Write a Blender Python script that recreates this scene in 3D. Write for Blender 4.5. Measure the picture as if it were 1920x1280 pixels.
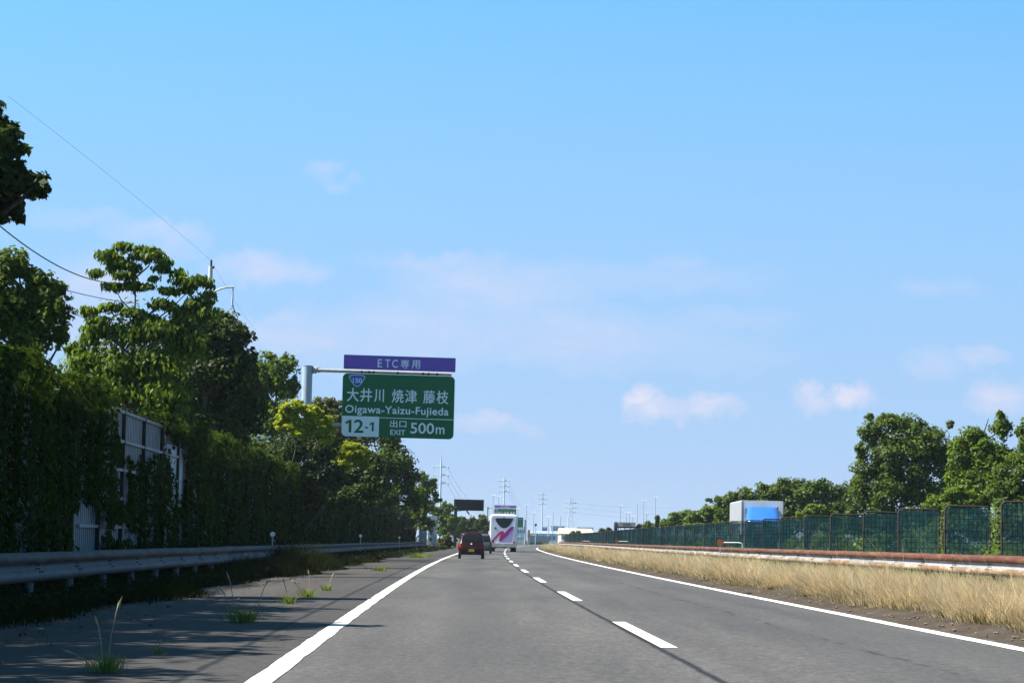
import bpy, bmesh, math, random
import numpy as np
from mathutils import Vector, Matrix

random.seed(7)
rng = np.random.default_rng(11)
for o in list(bpy.data.objects):
    bpy.data.objects.remove(o)
SC = bpy.context.scene
COL = SC.collection
rad = math.radians

# ------------------------------------------------------------------ camera
FPX = 4862.0                     # focal length in photograph pixels (1920 wide)
CAMZ = 1.077
PITCH = math.atan((1011.9 - 640) / FPX)
ROLL = rad(1.31)
cam_d = bpy.data.cameras.new('camera')
cam = bpy.data.objects.new('camera', cam_d)
COL.objects.link(cam)
cam_d.sensor_width = 36.0
cam_d.lens = 36.0 * FPX / 1920
cam_d.clip_start = 0.3
cam_d.clip_end = 20000
CR = Matrix.Rotation(rad(90) + PITCH, 3, 'X') @ Matrix.Rotation(ROLL, 3, 'Z')
cam.matrix_world = Matrix.Translation((0, 0, CAMZ)) @ CR.to_4x4()
SC.camera = cam

# ------------------------------------------------------------------ light
SUN = Vector((-0.80, -0.08, 1.0)).normalized()         # direction towards the sun
SUN_EL = math.asin(SUN.z)
SUN_AZ = math.atan2(SUN.x, SUN.y)
sd = bpy.data.lights.new('sun', 'SUN')
sd.energy = 5.0
sd.angle = rad(0.5)
sd.color = (1.0, 0.955, 0.88)
sun = bpy.data.objects.new('sun', sd)
COL.objects.link(sun)
sun.rotation_euler = (-SUN).to_track_quat('-Z', 'Y').to_euler()
sun.location = (-60, 40, 90)
SC.view_settings.view_transform = 'Standard'
SC.view_settings.look = 'None'
SC.view_settings.gamma = 1
SC.view_settings.exposure = 1.28
SKY_STRENGTH = 0.101
SKY_LIFT = 0.30
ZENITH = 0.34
SKY_TINT = (0.62, 1.19, 1.2, 1)

SC.cycles.max_bounces = 6
SC.cycles.diffuse_bounces = 3
SC.cycles.glossy_bounces = 2
SC.cycles.transmission_bounces = 4
SC.cycles.transparent_max_bounces = 12
SC.cycles.caustics_reflective = False
SC.cycles.caustics_refractive = False
SC.cycles.use_denoising = True


def ray(px, py):
    return CR @ Vector(((px - 960) / FPX, -(py - 640) / FPX, -1.0))


def at(px, py, D):
    """World point at forward distance D seen at photograph pixel (px, py)."""
    d = ray(px, py)
    return Vector((d.x * D / d.y, D, CAMZ + d.z * D / d.y))


class N:
    """Small node-tree builder."""
    def __init__(s, tree):
        s.t = tree

    def n(s, typ, **kw):
        nd = s.t.nodes.new(typ)
        ins = kw.pop('i', {})
        for k, v in kw.items():
            setattr(nd, k, v)
        for k, v in ins.items():
            if isinstance(v, bpy.types.NodeSocket):
                s.t.links.new(v, nd.inputs[k])
            else:
                nd.inputs[k].default_value = v
        return nd

    def link(s, a, b):
        s.t.links.new(a, b)

    def math(s, op, a, b=0.0, c=0.0, clamp=False):
        return s.n('ShaderNodeMath', operation=op, use_clamp=clamp, i={0: a, 1: b, 2: c}).outputs[0]

    def mix(s, f, a, b, blend='MIX'):
        return s.n('ShaderNodeMix', data_type='RGBA', blend_type=blend, i={0: f, 6: a, 7: b}).outputs[2]

    def ramp(s, f, stops):
        r = s.n('ShaderNodeValToRGB', i={0: f})
        e = r.color_ramp.elements
        while len(e) < len(stops):
            e.new(0.5)
        for k, (p, c) in enumerate(stops):
            e[k].position = p
            e[k].color = c if len(c) == 4 else (*c, 1)
        return r.outputs[0]

    def noise(s, vec, scale, detail=3, rough=0.55):
        return s.n('ShaderNodeTexNoise', i={'Vector': vec, 'Scale': scale, 'Detail': detail, 'Roughness': rough}).outputs[0]


def sky_world():
    w = bpy.data.worlds.new('World')
    SC.world = w
    w.use_nodes = True
    t = w.node_tree
    t.nodes.clear()
    b = N(t)
    sky = b.n('ShaderNodeTexSky', sky_type='NISHITA', sun_disc=False, sun_elevation=SUN_EL, sun_rotation=SUN_AZ,
              altitude=50.0, air_density=1.0, dust_density=0.35, ozone_density=2.6)
    co = b.n('ShaderNodeTexCoord').outputs['Generated']
    # look the sky colour up a little higher than the true direction: clear dry air without the yellow horizon band
    up = b.n('ShaderNodeVectorMath', operation='ADD', i={0: co, 1: (0, 0, SKY_LIFT)}).outputs[0]
    b.link(b.n('ShaderNodeVectorMath', operation='NORMALIZE', i={0: up}).outputs[0], sky.inputs['Vector'])
    sep = b.n('ShaderNodeSeparateXYZ', i={0: co})
    yy = b.math('MAXIMUM', sep.outputs[1], 0.05)
    u = b.math('DIVIDE', sep.outputs[0], yy)
    v = b.math('DIVIDE', sep.outputs[2], yy)
    vec = b.n('ShaderNodeCombineXYZ', i={0: u, 1: v}).outputs[0]
    # domain warp so cloud edges are ragged
    wx = b.math('MULTIPLY', b.math('SUBTRACT', b.noise(vec, 62, 8, 0.68), 0.5), 0.030)
    vec2 = b.n('ShaderNodeVectorMath', operation='ADD', i={0: vec, 1: (13.1, 4.7, 2.2)}).outputs[0]
    wy = b.math('MULTIPLY', b.math('SUBTRACT', b.noise(vec2, 66, 8, 0.68), 0.5), 0.020)
    u2 = b.math('ADD', u, wx)
    v2 = b.math('ADD', v, wy)
    total = None
    # (px, py, rx, ry, strength) of the clouds that stand in this part of the sky
    blobs = [(1195, 745, 42, 26, 1.0), (1235, 770, 70, 26, 0.75), (1330, 762, 62, 24, 0.85), (1515, 748, 38, 28, 0.85),
             (1595, 748, 52, 26, 0.85), (910, 788, 50, 24, 0.75), (970, 808, 45, 16, 0.35), (1840, 670, 50, 22, 0.6),
             (1750, 678, 60, 26, 0.42), (1880, 740, 60, 34, 0.75), (1735, 540, 55, 22, 0.38), (1800, 545, 60, 16, 0.25),
             (290, 435, 90, 26, 0.6), (330, 455, 55, 36, 0.3), (500, 505, 115, 34, 0.62), (610, 322, 40, 18, 0.36), (640, 345, 40, 12, 0.3),
             (800, 490, 120, 20, 0.45), (930, 540, 190, 60, 0.5), (1265, 490, 55, 24, 0.5), (1180, 520, 260, 36, 0.3),
             (900, 610, 330, 55, 0.5), (560, 625, 160, 38, 0.6), (720, 650, 200, 60, 0.4), (1080, 640, 260, 50, 0.45), (1300, 660, 200, 40, 0.2), (1350, 600, 140, 26, 0.26),
             (180, 530, 90, 60, 0.6), (110, 600, 120, 60, 0.5), (150, 410, 130, 18, 0.22)]
    for px, py, rx, ry, s in blobs:
        d = ray(px, py)
        cu, cv = d.x / d.y, d.z / d.y
        a = b.math('MULTIPLY', b.math('SUBTRACT', u2, cu), FPX / (rx * 1.25))
        c = b.math('MULTIPLY', b.math('SUBTRACT', v2, cv), FPX / (ry * 1.25))
        r2 = b.math('ADD', b.math('MULTIPLY', a, a), b.math('MULTIPLY', c, c))
        g = b.math('MULTIPLY', b.math('SUBTRACT', 1.0, r2, clamp=True), s)
        total = g if total is None else b.math('MAXIMUM', total, g)
    wisps = b.n('ShaderNodeVectorMath', operation='MULTIPLY', i={0: vec, 1: (1.0, 2.6, 1.0)}).outputs[0]
    tex = b.ramp(b.noise(wisps, 26, 7, 0.62), [(0.28, (0.35,) * 3), (0.7, (1, 1, 1))])
    cover = b.math('MULTIPLY', total, tex, clamp=True)
    tint = b.mix(1.0, sky.outputs[0], SKY_TINT, 'MULTIPLY')
    # paler, greyer air low over the horizon
    low = b.math('SUBTRACT', 1.0, b.math('MULTIPLY', v, 1 / 0.24), clamp=True)
    tint = b.mix(low, tint, (1.88, 2.48, 3.52, 1))
    # sky above the view is dimmed towards the zenith to cut fill light
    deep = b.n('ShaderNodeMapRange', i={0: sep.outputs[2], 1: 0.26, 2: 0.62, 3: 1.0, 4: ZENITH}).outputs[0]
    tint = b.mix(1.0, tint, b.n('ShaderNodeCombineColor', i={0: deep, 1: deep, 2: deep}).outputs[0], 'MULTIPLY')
    col = b.mix(b.math('MULTIPLY', cover, 0.95), tint, (3.25, 3.12, 3.75, 1))
    col = b.mix(b.math('MULTIPLY', b.math('SUBTRACT', cover, 0.45, clamp=True), 1.1), col, (3.75, 3.6, 3.85, 1))
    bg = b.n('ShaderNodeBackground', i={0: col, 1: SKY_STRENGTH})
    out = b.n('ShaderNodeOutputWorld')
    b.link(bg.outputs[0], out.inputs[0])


sky_world()


# ------------------------------------------------------------------ road course
def m(Y):
    """Lateral position of the lane divider at forward distance Y."""
    def poly(y):
        return 2.21176 - 0.0232336 * y + 0.65596e-4 * y * y - 0.46800e-7 * y ** 3
    if Y < 0:
        return 2.21176 - 0.0232336 * Y
    if Y <= 300:
        return poly(Y)
    d = min(Y, 345) - 300
    x = poly(300) + 0.0035 * d + 2.0e-4 * d * d
    if Y > 345:
        x += 0.0215 * (Y - 345)
    if Y > 450:
        x += 3.0e-4 * (Y - 450) ** 2
    return x


def G(x):
    return 0.01475 * max(-16.0, min(16.0, x))


def on(o, Y, z=0.0):
    x = m(Y) + o
    return Vector((x, Y, G(x) + z))


def taper(Y, a, b, y0=300.0, y1=400.0):
    t = max(0.0, min(1.0, (Y - y0) / (y1 - y0)))
    return a + (b - a) * t


# ------------------------------------------------------------------ helpers
def tag(o, label=None, cat=None, group=None, kind=None):
    if label:
        o['label'] = label
    if cat:
        o['category'] = cat
    if group:
        o['group'] = group
    if kind:
        o['kind'] = kind
    return o


def empty(name, loc, rz=0.0):
    o = bpy.data.objects.new(name, None)
    COL.objects.link(o)
    o.location = loc
    o.rotation_euler = (0, 0, rz)
    o.empty_display_size = 0.3
    return o


def link_mesh(name, me, mats, parent=None):
    o = bpy.data.objects.new(name, me)
    COL.objects.link(o)
    for mt in (mats if isinstance(mats, (list, tuple)) else [mats]):
        me.materials.append(mt)
    if parent:
        o.parent = parent
    return o


def copy_tree(o, parent=None):
    c = o.copy()
    COL.objects.link(c)
    c.parent = parent
    for ch in [x for x in bpy.data.objects if x.parent == o]:
        copy_tree(ch, c)
    return c


class MB:
    """Collects simple solids into one mesh."""
    def __init__(s):
        s.v, s.f, s.mi, s.sm = [], [], [], []

    def add(s, v, f, mi=0, smooth=False):
        k = len(s.v)
        s.v += [tuple(p) for p in v]
        s.f += [tuple(i + k for i in q) for q in f]
        s.mi += [mi] * len(f)
        s.sm += [smooth] * len(f)

    def box(s, c, d, mi=0, M=None):
        x, y, z = c
        a, b, e = d[0] / 2, d[1] / 2, d[2] / 2
        v = [Vector((x + i * a, y + j * b, z + k * e)) for k in (-1, 1) for j in (-1, 1) for i in (-1, 1)]
        if M:
            v = [M @ p for p in v]
        s.add(v, [(0, 2, 3, 1), (4, 5, 7, 6), (0, 1, 5, 4), (2, 6, 7, 3), (0, 4, 6, 2), (1, 3, 7, 5)], mi)

    def tube(s, pts, r, n=8, mi=0, cap=True):
        pts = [Vector(p) for p in pts]
        rs = r if isinstance(r, (list, tuple)) else [r] * len(pts)
        rings = []
        up = Vector((0.123, 0.77, 0.31))
        for k, p in enumerate(pts):
            d = (pts[min(k + 1, len(pts) - 1)] - pts[max(k - 1, 0)]).normalized()
            a = d.cross(up)
            if a.length < 1e-3:
                a = d.cross(Vector((1, 0, 0)))
            a.normalize()
            b = d.cross(a)
            rings.append([p + rs[k] * (math.cos(2 * math.pi * i / n) * a + math.sin(2 * math.pi * i / n) * b) for i in range(n)])
        v = [q for rg in rings for q in rg]
        f = []
        for k in range(len(pts) - 1):
            for i in range(n):
                j = (i + 1) % n
                f.append((k * n + i, k * n + j, (k + 1) * n + j, (k + 1) * n + i))
        s.add(v, f, mi, True)
        if cap:
            s.add(rings[0], [tuple(range(n))], mi)
            s.add(rings[-1], [tuple(reversed(range(n)))], mi)

    def prism(s, poly, y0, y1, mi=0, axis='y'):
        """poly in (x, z), extruded along y (or in (y, z) along x, (x, y) along z)."""
        n = len(poly)
        def P(a, b, c):
            return {'y': (a, c, b), 'x': (c, a, b), 'z': (a, b, c)}[axis]
        v = [P(a, b, y0) for a, b in poly] + [P(a, b, y1) for a, b in poly]
        f = [tuple(range(n)), tuple(reversed(range(n, 2 * n)))]
        f += [(i, (i + 1) % n, n + (i + 1) % n, n + i) for i in range(n)]
        s.add(v, f, mi)

    def loft(s, rings, mi=0, smooth=True, caps=True):
        n = len(rings[0])
        v = [p for r in rings for p in r]
        f = []
        for k in range(len(rings) - 1):
            for i in range(n):
                j = (i + 1) % n
                f.append((k * n + i, k * n + j, (k + 1) * n + j, (k + 1) * n + i))
        s.add(v, f, mi, smooth)
        if caps:
            s.add(rings[0], [tuple(reversed(range(n)))], mi)
            s.add(rings[-1], [tuple(range(n))], mi)

    def build(s, name, mats, parent=None, fix=True):
        me = bpy.data.meshes.new(name)
        me.from_pydata(s.v, [], s.f)
        me.polygons.foreach_set('material_index', s.mi)
        me.polygons.foreach_set('use_smooth', s.sm)
        if fix:
            bm = bmesh.new()
            bm.from_mesh(me)
            bmesh.ops.remove_doubles(bm, verts=bm.verts, dist=1e-5)
            bmesh.ops.recalc_face_normals(bm, faces=bm.faces)
            bm.to_mesh(me)
            bm.free()
        me.update()
        return link_mesh(name, me, mats, parent)


def rrect(hw, hh, r, n=4, cx=0.0, cy=0.0):
    """Rounded rectangle outline, counter-clockwise."""
    out = []
    for sx, sy, a0 in ((1, 1, 0), (-1, 1, 90), (-1, -1, 180), (1, -1, 270)):
        for k in range(n + 1):
            a = rad(a0 + 90 * k / n)
            out.append((cx + sx * (hw - r) + r * math.cos(a), cy + sy * (hh - r) + r * math.sin(a)))
    return out


def fast_mesh(name, V, quads, mats, parent=None, tone=None, uv=None, smooth=False, tris=None):
    """Numpy mesh: V (n,3), quads (k,4); tone is a per-face number for colour variety."""
    me = bpy.data.meshes.new(name)
    k = len(quads)
    nt = 0 if tris is None else len(tris)
    me.vertices.add(len(V))
    me.vertices.foreach_set('co', np.asarray(V, np.float32).ravel())
    me.loops.add(4 * k + 3 * nt)
    idx = np.asarray(quads, np.int32).ravel()
    if nt:
        idx = np.concatenate([idx, np.asarray(tris, np.int32).ravel()])
    me.loops.foreach_set('vertex_index', idx)
    me.polygons.add(k + nt)
    st = np.concatenate([np.arange(k) * 4, 4 * k + np.arange(nt) * 3]).astype(np.int32)
    me.polygons.foreach_set('loop_start', st)
    me.update(calc_edges=True)
    if smooth:
        me.polygons.foreach_set('use_smooth', np.ones(k + nt, bool))
    if tone is not None:
        a = me.attributes.new('tone', 'FLOAT', 'FACE')
        a.data.foreach_set('value', np.asarray(tone, np.float32))
    if uv is not None:
        l = me.uv_layers.new(name='UVMap')
        l.data.foreach_set('uv', np.asarray(uv, np.float32)[idx].ravel())
    me.validate()
    return link_mesh(name, me, mats, parent)


# ------------------------------------------------------------------ materials
def mat(name, col, rough=0.6, metal=0.0, var=0.12, scale=6.0, spec=0.5, coat=0.0, dirt=None, dirt_amt=0.0, dscale=2.0, bump=0.0):
    """Painted / plain surface with a little procedural unevenness and optional dirt patches."""
    mt = bpy.data.materials.new(name)
    mt.use_nodes = True
    t = mt.node_tree
    b = N(t)
    p = t.nodes['Principled BSDF']
    co = b.n('ShaderNodeTexCoord').outputs['Object']
    nz = b.noise(co, scale, 5)
    lo = tuple(c * (1 - var) for c in col)
    hi = tuple(min(1, c * (1 + var)) for c in col)
    c = b.ramp(nz, [(0.3, lo), (0.7, hi)])
    if dirt:
        d = b.ramp(b.noise(co, dscale, 6, 0.65), [(0.5 - 0.12, (0, 0, 0)), (0.62, (1, 1, 1))])
        c = b.mix(b.math('MULTIPLY', d, dirt_amt), c, (*dirt, 1))
    t.links.new(c, p.inputs['Base Color'])
    p.inputs['Roughness'].default_value = rough
    p.inputs['Metallic'].default_value = metal
    p.inputs['Specular IOR Level'].default_value = spec
    p.inputs['Coat Weight'].default_value = coat
    p.inputs['Coat Roughness'].default_value = 0.08
    if bump:
        bp = b.n('ShaderNodeBump', i={'Strength': bump, 'Distance': 0.02, 'Height': nz})
        t.links.new(bp.outputs[0], p.inputs['Normal'])
    return mt


def leaf_mat(name, dark, light, trans=0.35, tcol=None, rough=0.5, spec=0.18):
    mt = bpy.data.materials.new(name)
    mt.use_nodes = True
    t = mt.node_tree
    b = N(t)
    p = t.nodes['Principled BSDF']
    a = b.n('ShaderNodeAttribute', attribute_name='tone').outputs['Fac']
    c = b.ramp(a, [(0.0, dark), (1.0, light)])
    t.links.new(c, p.inputs['Base Color'])
    p.inputs['Roughness'].default_value = rough
    p.inputs['Specular IOR Level'].default_value = spec
    tc = b.mix(1.0, c, (*(tcol or (1.5, 1.35, 0.45)), 1), 'MULTIPLY')
    tr = b.n('ShaderNodeBsdfTranslucent', i={0: tc})
    mx = b.n('ShaderNodeMixShader', i={0: trans, 1: p.outputs[0], 2: tr.outputs[0]})
    t.links.new(mx.outputs[0], t.nodes['Material Output'].inputs[0])
    return mt


def asphalt_mat(name, base, bands=True):
    mt = bpy.data.materials.new(name)
    mt.use_nodes = True
    t = mt.node_tree
    b = N(t)
    p = t.nodes['Principled BSDF']
    geo = b.n('ShaderNodeNewGeometry').outputs['Position']
    uv = b.n('ShaderNodeUVMap').outputs[0]
    sep = b.n('ShaderNodeSeparateXYZ', i={0: uv})
    o, y = sep.outputs[0], sep.outputs[1]
    grain = b.noise(geo, 34, 4, 0.85)
    spk = b.noise(b.n('ShaderNodeVectorMath', operation='MULTIPLY', i={0: geo, 1: (1.0, 0.35, 1.0)}).outputs[0], 13, 5, 0.85)
    st = b.n('ShaderNodeVectorMath', operation='MULTIPLY', i={0: geo, 1: (1.0, 0.06, 1.0)}).outputs[0]
    streak = b.noise(st, 1.3, 5, 0.6)
    patch = b.noise(b.n('ShaderNodeVectorMath', operation='MULTIPLY', i={0: geo, 1: (0.4, 0.1, 1)}).outputs[0], 0.45, 4, 0.6)
    f = b.math('ADD', b.math('MULTIPLY', grain, 0.5), b.math('MULTIPLY', spk, 0.5))
    c = b.ramp(f, [(0.34, tuple(x * 0.42 for x in base)), (0.5, base), (0.66, tuple(x * 1.9 for x in base))])
    c = b.mix(1.0, c, b.ramp(streak, [(0.3, (0.78, 0.78, 0.79)), (0.7, (1.17, 1.16, 1.14))]), 'MULTIPLY')
    c = b.mix(1.0, c, b.ramp(patch, [(0.35, (0.80, 0.80, 0.81)), (0.65, (1.14, 1.13, 1.11))]), 'MULTIPLY')
    if bands:
        # oil darkened middle of each lane, joints between paving passes, a wandering crack
        def gauss(c0, w, amt):
            d = b.math('DIVIDE', b.math('SUBTRACT', o, c0), w)
            return b.math('MULTIPLY', b.math('SUBTRACT', 1.0, b.math('MULTIPLY', d, d), clamp=True), amt)
        dk = b.math('ADD', gauss(-1.75, 0.6, 0.24), gauss(1.75, 0.75, 0.26))
        dk = b.math('ADD', dk, gauss(2.9, 0.5, 0.2))
        dk = b.math('MULTIPLY', dk, b.ramp(streak, [(0.25, (0.5,) * 3), (0.7, (1.3,) * 3)]))
        c = b.mix(dk, c, (0.03, 0.03, 0.034, 1))
        wob = b.math('MULTIPLY', b.math('SUBTRACT', b.noise(geo, 0.9, 5, 0.7), 0.5), 0.10)
        wob2 = b.math('MULTIPLY', b.math('SUBTRACT', b.noise(geo, 0.35, 6, 0.7), 0.5), 0.5)
        brk = b.noise(geo, 0.8, 3)
        def joint(c0, w, wo):
            d = b.math('ABSOLUTE', b.math('SUBTRACT', b.math('ADD', o, wo), c0))
            l = b.math('SUBTRACT', 1.0, b.math('DIVIDE', d, w), clamp=True)
            return l
        j = joint(-0.11, 0.055, wob)
        j = b.math('MAXIMUM', j, b.math('MULTIPLY', joint(-4.22, 0.06, wob), b.ramp(brk, [(0.3, (0.25,) * 3), (0.5, (0.95,) * 3)])))
        j = b.math('MAXIMUM', j, b.math('MULTIPLY', joint(1.95, 0.05, wob2), b.ramp(brk, [(0.45, (0, 0, 0)), (0.6, (0.6,) * 3)])))
        c = b.mix(b.math('MULTIPLY', j, 1.5, clamp=True), c, (0.012, 0.012, 0.014, 1))
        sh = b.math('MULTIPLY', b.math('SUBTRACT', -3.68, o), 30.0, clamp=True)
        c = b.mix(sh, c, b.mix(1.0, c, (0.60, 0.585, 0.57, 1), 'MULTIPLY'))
        # dust and soil on the outer shoulder
        du = b.math('MULTIPLY', b.math('MULTIPLY', b.math('SUBTRACT', -4.35, o), 1.1, clamp=True),
                    b.ramp(b.noise(geo, 0.9, 5, 0.65), [(0.4, (0, 0, 0)), (0.62, (0.5,) * 3)]))
        c = b.mix(du, c, (0.058, 0.045, 0.033, 1))
    t.links.new(c, p.inputs['Base Color'])
    p.inputs['Roughness'].default_value = 0.86
    p.inputs['Specular IOR Level'].default_value = 0.3
    bp = b.n('ShaderNodeBump', i={'Strength': 0.35, 'Distance': 0.008, 'Height': f})
    t.links.new(bp.outputs[0], p.inputs['Normal'])
    return mt


def soil_mat(name, stops, scale=1.2):
    mt = bpy.data.materials.new(name)
    mt.use_nodes = True
    t = mt.node_tree
    b = N(t)
    p = t.nodes['Principled BSDF']
    geo = b.n('ShaderNodeNewGeometry').outputs['Position']
    n1 = b.noise(geo, scale, 8, 0.7)
    n2 = b.noise(geo, 30, 3, 0.8)
    f = b.math('ADD', b.math('MULTIPLY', n1, 0.6), b.math('MULTIPLY', n2, 0.4))
    t.links.new(b.ramp(f, stops), p.inputs['Base Color'])
    p.inputs['Roughness'].default_value = 0.95
    p.inputs['Specular IOR Level'].default_value = 0.15
    bp = b.n('ShaderNodeBump', i={'Strength': 0.8, 'Distance': 0.05, 'Height': f})
    t.links.new(bp.outputs[0], p.inputs['Normal'])
    return mt


def paint_mat():
    mt = bpy.data.materials.new('road_paint')
    mt.use_nodes = True
    t = mt.node_tree
    b = N(t)
    p = t.nodes['Principled BSDF']
    geo = b.n('ShaderNodeNewGeometry').outputs['Position']
    f = b.math('ADD', b.math('MULTIPLY', b.noise(geo, 2.0, 6, 0.7), 0.5), b.math('MULTIPLY', b.noise(geo, 45, 3, 0.7), 0.5))
    t.links.new(b.ramp(f, [(0.32, (0.16, 0.155, 0.15)), (0.43, (0.62, 0.61, 0.57)), (0.6, (0.78, 0.77, 0.74))]), p.inputs['Base Color'])
    p.inputs['Roughness'].default_value = 0.7
    return mt


def rail_mat(name, clean, stain, amount, spec_metal=0.0):
    """Rail steel whose paint has rusted in patches along its length (UV u runs along the rail)."""
    mt = bpy.data.materials.new(name)
    mt.use_nodes = True
    t = mt.node_tree
    b = N(t)
    p = t.nodes['Principled BSDF']
    uv = b.n('ShaderNodeUVMap').outputs[0]
    sc = b.n('ShaderNodeVectorMath', operation='MULTIPLY', i={0: uv, 1: (0.42, 3.0, 1.0)}).outputs[0]
    n1 = b.noise(sc, 1.6, 6, 0.7)
    n2 = b.noise(uv, 9.0, 4, 0.7)
    f = b.math('ADD', b.math('MULTIPLY', n1, 0.8), b.math('MULTIPLY', n2, 0.2))
    e = 0.5 + (0.5 - amount) * 0.5
    k = b.ramp(f, [(e - 0.07, (0, 0, 0)), (e + 0.07, (1, 1, 1))])
    var = b.ramp(n2, [(0.3, (0.72,) * 3), (0.7, (1.15,) * 3)])
    # every four metre length has weathered by itself
    seg = b.n('ShaderNodeMath', operation='FLOOR', i={0: b.math('MULTIPLY', b.math('ADD', b.n('ShaderNodeSeparateXYZ', i={0: uv}).outputs[0], 1.0), 0.25)}).outputs[0]
    wn = b.n('ShaderNodeTexWhiteNoise', noise_dimensions='1D', i={1: seg}).outputs[0]
    k = b.math('MULTIPLY', k, b.ramp(wn, [(0.0, (0.55,) * 3), (0.6, (1.0,) * 3)]))
    c = b.mix(k, (*clean, 1), (*stain, 1))
    c = b.mix(1.0, c, var, 'MULTIPLY')
    c = b.mix(1.0, c, b.ramp(wn, [(0.0, (0.82,) * 3), (1.0, (1.12,) * 3)]), 'MULTIPLY')
    t.links.new(c, p.inputs['Base Color'])
    p.inputs['Roughness'].default_value = 0.68
    p.inputs['Specular IOR Level'].default_value = 0.15
    p.inputs['Metallic'].default_value = spec_metal
    return mt


def net_mat():
    mt = bpy.data.materials.new('green_netting')
    mt.use_nodes = True
    t = mt.node_tree
    b = N(t)
    p = t.nodes['Principled BSDF']
    co = b.n('ShaderNodeTexCoord').outputs['Object']
    info = b.n('ShaderNodeObjectInfo').outputs['Random']
    cs = b.n('ShaderNodeVectorMath', operation='ADD', i={0: co, 1: b.n('ShaderNodeCombineXYZ', i={0: b.math('MULTIPLY', info, 40)}).outputs[0]}).outputs[0]
    n1 = b.noise(cs, 3.2, 5, 0.65)
    n2 = b.noise(b.n('ShaderNodeVectorMath', operation='MULTIPLY', i={0: cs, 1: (1.0, 1.0, 0.28)}).outputs[0], 15, 4, 0.6)
    c = b.ramp(n1, [(0.32, (0.034, 0.115, 0.092)), (0.55, (0.066, 0.19, 0.148)), (0.74, (0.15, 0.34, 0.26))])
    # highlights painted into the net's colour as pale streaks, darker ones between
    c = b.mix(b.ramp(n2, [(0.56, (0, 0, 0)), (0.72, (0.75,) * 3)]), c, (0.22, 0.50, 0.40, 1))
    c = b.mix(b.ramp(n2, [(0.30, (0.75,) * 3), (0.46, (0, 0, 0))]), c, (0.014, 0.06, 0.048, 1))
    sat = b.ramp(info, [(0.0, (0.55, 0.6, 0.6)), (0.5, (1, 1, 1)), (1.0, (1.2, 1.15, 1.1))])
    c = b.mix(1.0, c, sat, 'MULTIPLY')
    t.links.new(c, p.inputs['Base Color'])
    p.inputs['Roughness'].default_value = 0.55
    tr = b.n('ShaderNodeBsdfTranslucent', i={0: b.mix(1.0, c, (1.4, 1.4, 1.4, 1), 'MULTIPLY')})
    m1 = b.n('ShaderNodeMixShader', i={0: 0.3, 1: p.outputs[0], 2: tr.outputs[0]})
    tp = b.n('ShaderNodeBsdfTransparent')
    # woven net: open cells let part of what is behind through
    m2 = b.n('ShaderNodeMixShader', i={0: b.ramp(n1, [(0.35, (0.10,) * 3), (0.65, (0.36,) * 3)]), 1: m1.outputs[0], 2: tp.outputs[0]})
    t.links.new(m2.outputs[0], t.nodes['Material Output'].inputs[0])
    return mt


def glass_mat(name, col=(0.01, 0.014, 0.018)):
    mt = mat(name, col, rough=0.08, var=0.05, spec=0.25)
    return mt


M = {}
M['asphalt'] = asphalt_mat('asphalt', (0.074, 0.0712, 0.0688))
M['asphalt_far'] = asphalt_mat('asphalt_opposite', (0.09, 0.09, 0.09), False)
M['paint'] = paint_mat()
M['soil'] = soil_mat('verge_soil', [(0.3, (0.030, 0.022, 0.016)), (0.5, (0.058, 0.044, 0.032)), (0.62, (0.09, 0.072, 0.052)), (0.75, (0.16, 0.13, 0.10))])
M['ground'] = soil_mat('ground_cover', [(0.3, (0.022, 0.028, 0.010)), (0.5, (0.045, 0.055, 0.020)), (0.7, (0.09, 0.085, 0.045))], 0.35)
M['galv'] = mat('galvanised_steel', (0.42, 0.44, 0.46), 0.45, 0.35, 0.12, 3)
M['pole'] = mat('grey_painted_pole', (0.36, 0.42, 0.46), 0.5, 0.1, 0.08, 2, dirt=(0.2, 0.17, 0.13), dirt_amt=0.2)
M['arm'] = mat('weathered_pipe', (0.40, 0.40, 0.37), 0.5, 0.1, 0.15, 3)
M['dark'] = mat('dark_steel', (0.018, 0.018, 0.021), 0.55, 0.0, spec=0.2)
M['black'] = mat('black_rubber', (0.014, 0.014, 0.015), 0.75)
M['rustpipe'] = mat('rusted_pipe', (0.030, 0.021, 0.018), 0.7, 0.1, 0.35, 4)
M['white'] = mat('white_paint', (0.80, 0.80, 0.79), 0.4, 0, 0.04, 3)
M['sign_green'] = mat('sign_green', (0.003, 0.125, 0.046), 0.6, 0, 0.05, 1.0, spec=0.15)
M['sign_purple'] = mat('sign_purple', (0.185, 0.095, 0.42), 0.6, 0, 0.04, 1.0, spec=0.15)
M['sign_white'] = mat('sign_white', (0.78, 0.80, 0.80), 0.6, 0, 0.03, 1.0, spec=0.15)
M['sign_blue'] = mat('sign_blue', (0.012, 0.11, 0.42), 0.6, 0, 0.05, 1.0, spec=0.15)
M['sign_back'] = mat('sign_back', (0.4, 0.41, 0.42), 0.5, 0.3)
M['glass'] = glass_mat('dark_glass')
M['bark'] = mat('bark', (0.085, 0.062, 0.045), 0.9, 0, 0.4, 7, bump=0.6)
M['net'] = net_mat()
M['orange'] = mat('orange_reflector', (0.52, 0.10, 0.022), 0.45)
M['concrete'] = mat('concrete', (0.33, 0.33, 0.32), 0.85, 0, 0.15, 1.5, dirt=(0.15, 0.14, 0.12), dirt_amt=0.4, dscale=0.8)
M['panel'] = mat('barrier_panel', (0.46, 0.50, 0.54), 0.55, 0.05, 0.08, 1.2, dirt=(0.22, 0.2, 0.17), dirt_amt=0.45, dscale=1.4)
M['rail_top_rust'] = rail_mat('rusted_red_rail', (0.165, 0.086, 0.050), (0.100, 0.036, 0.022), 0.55)
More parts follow.
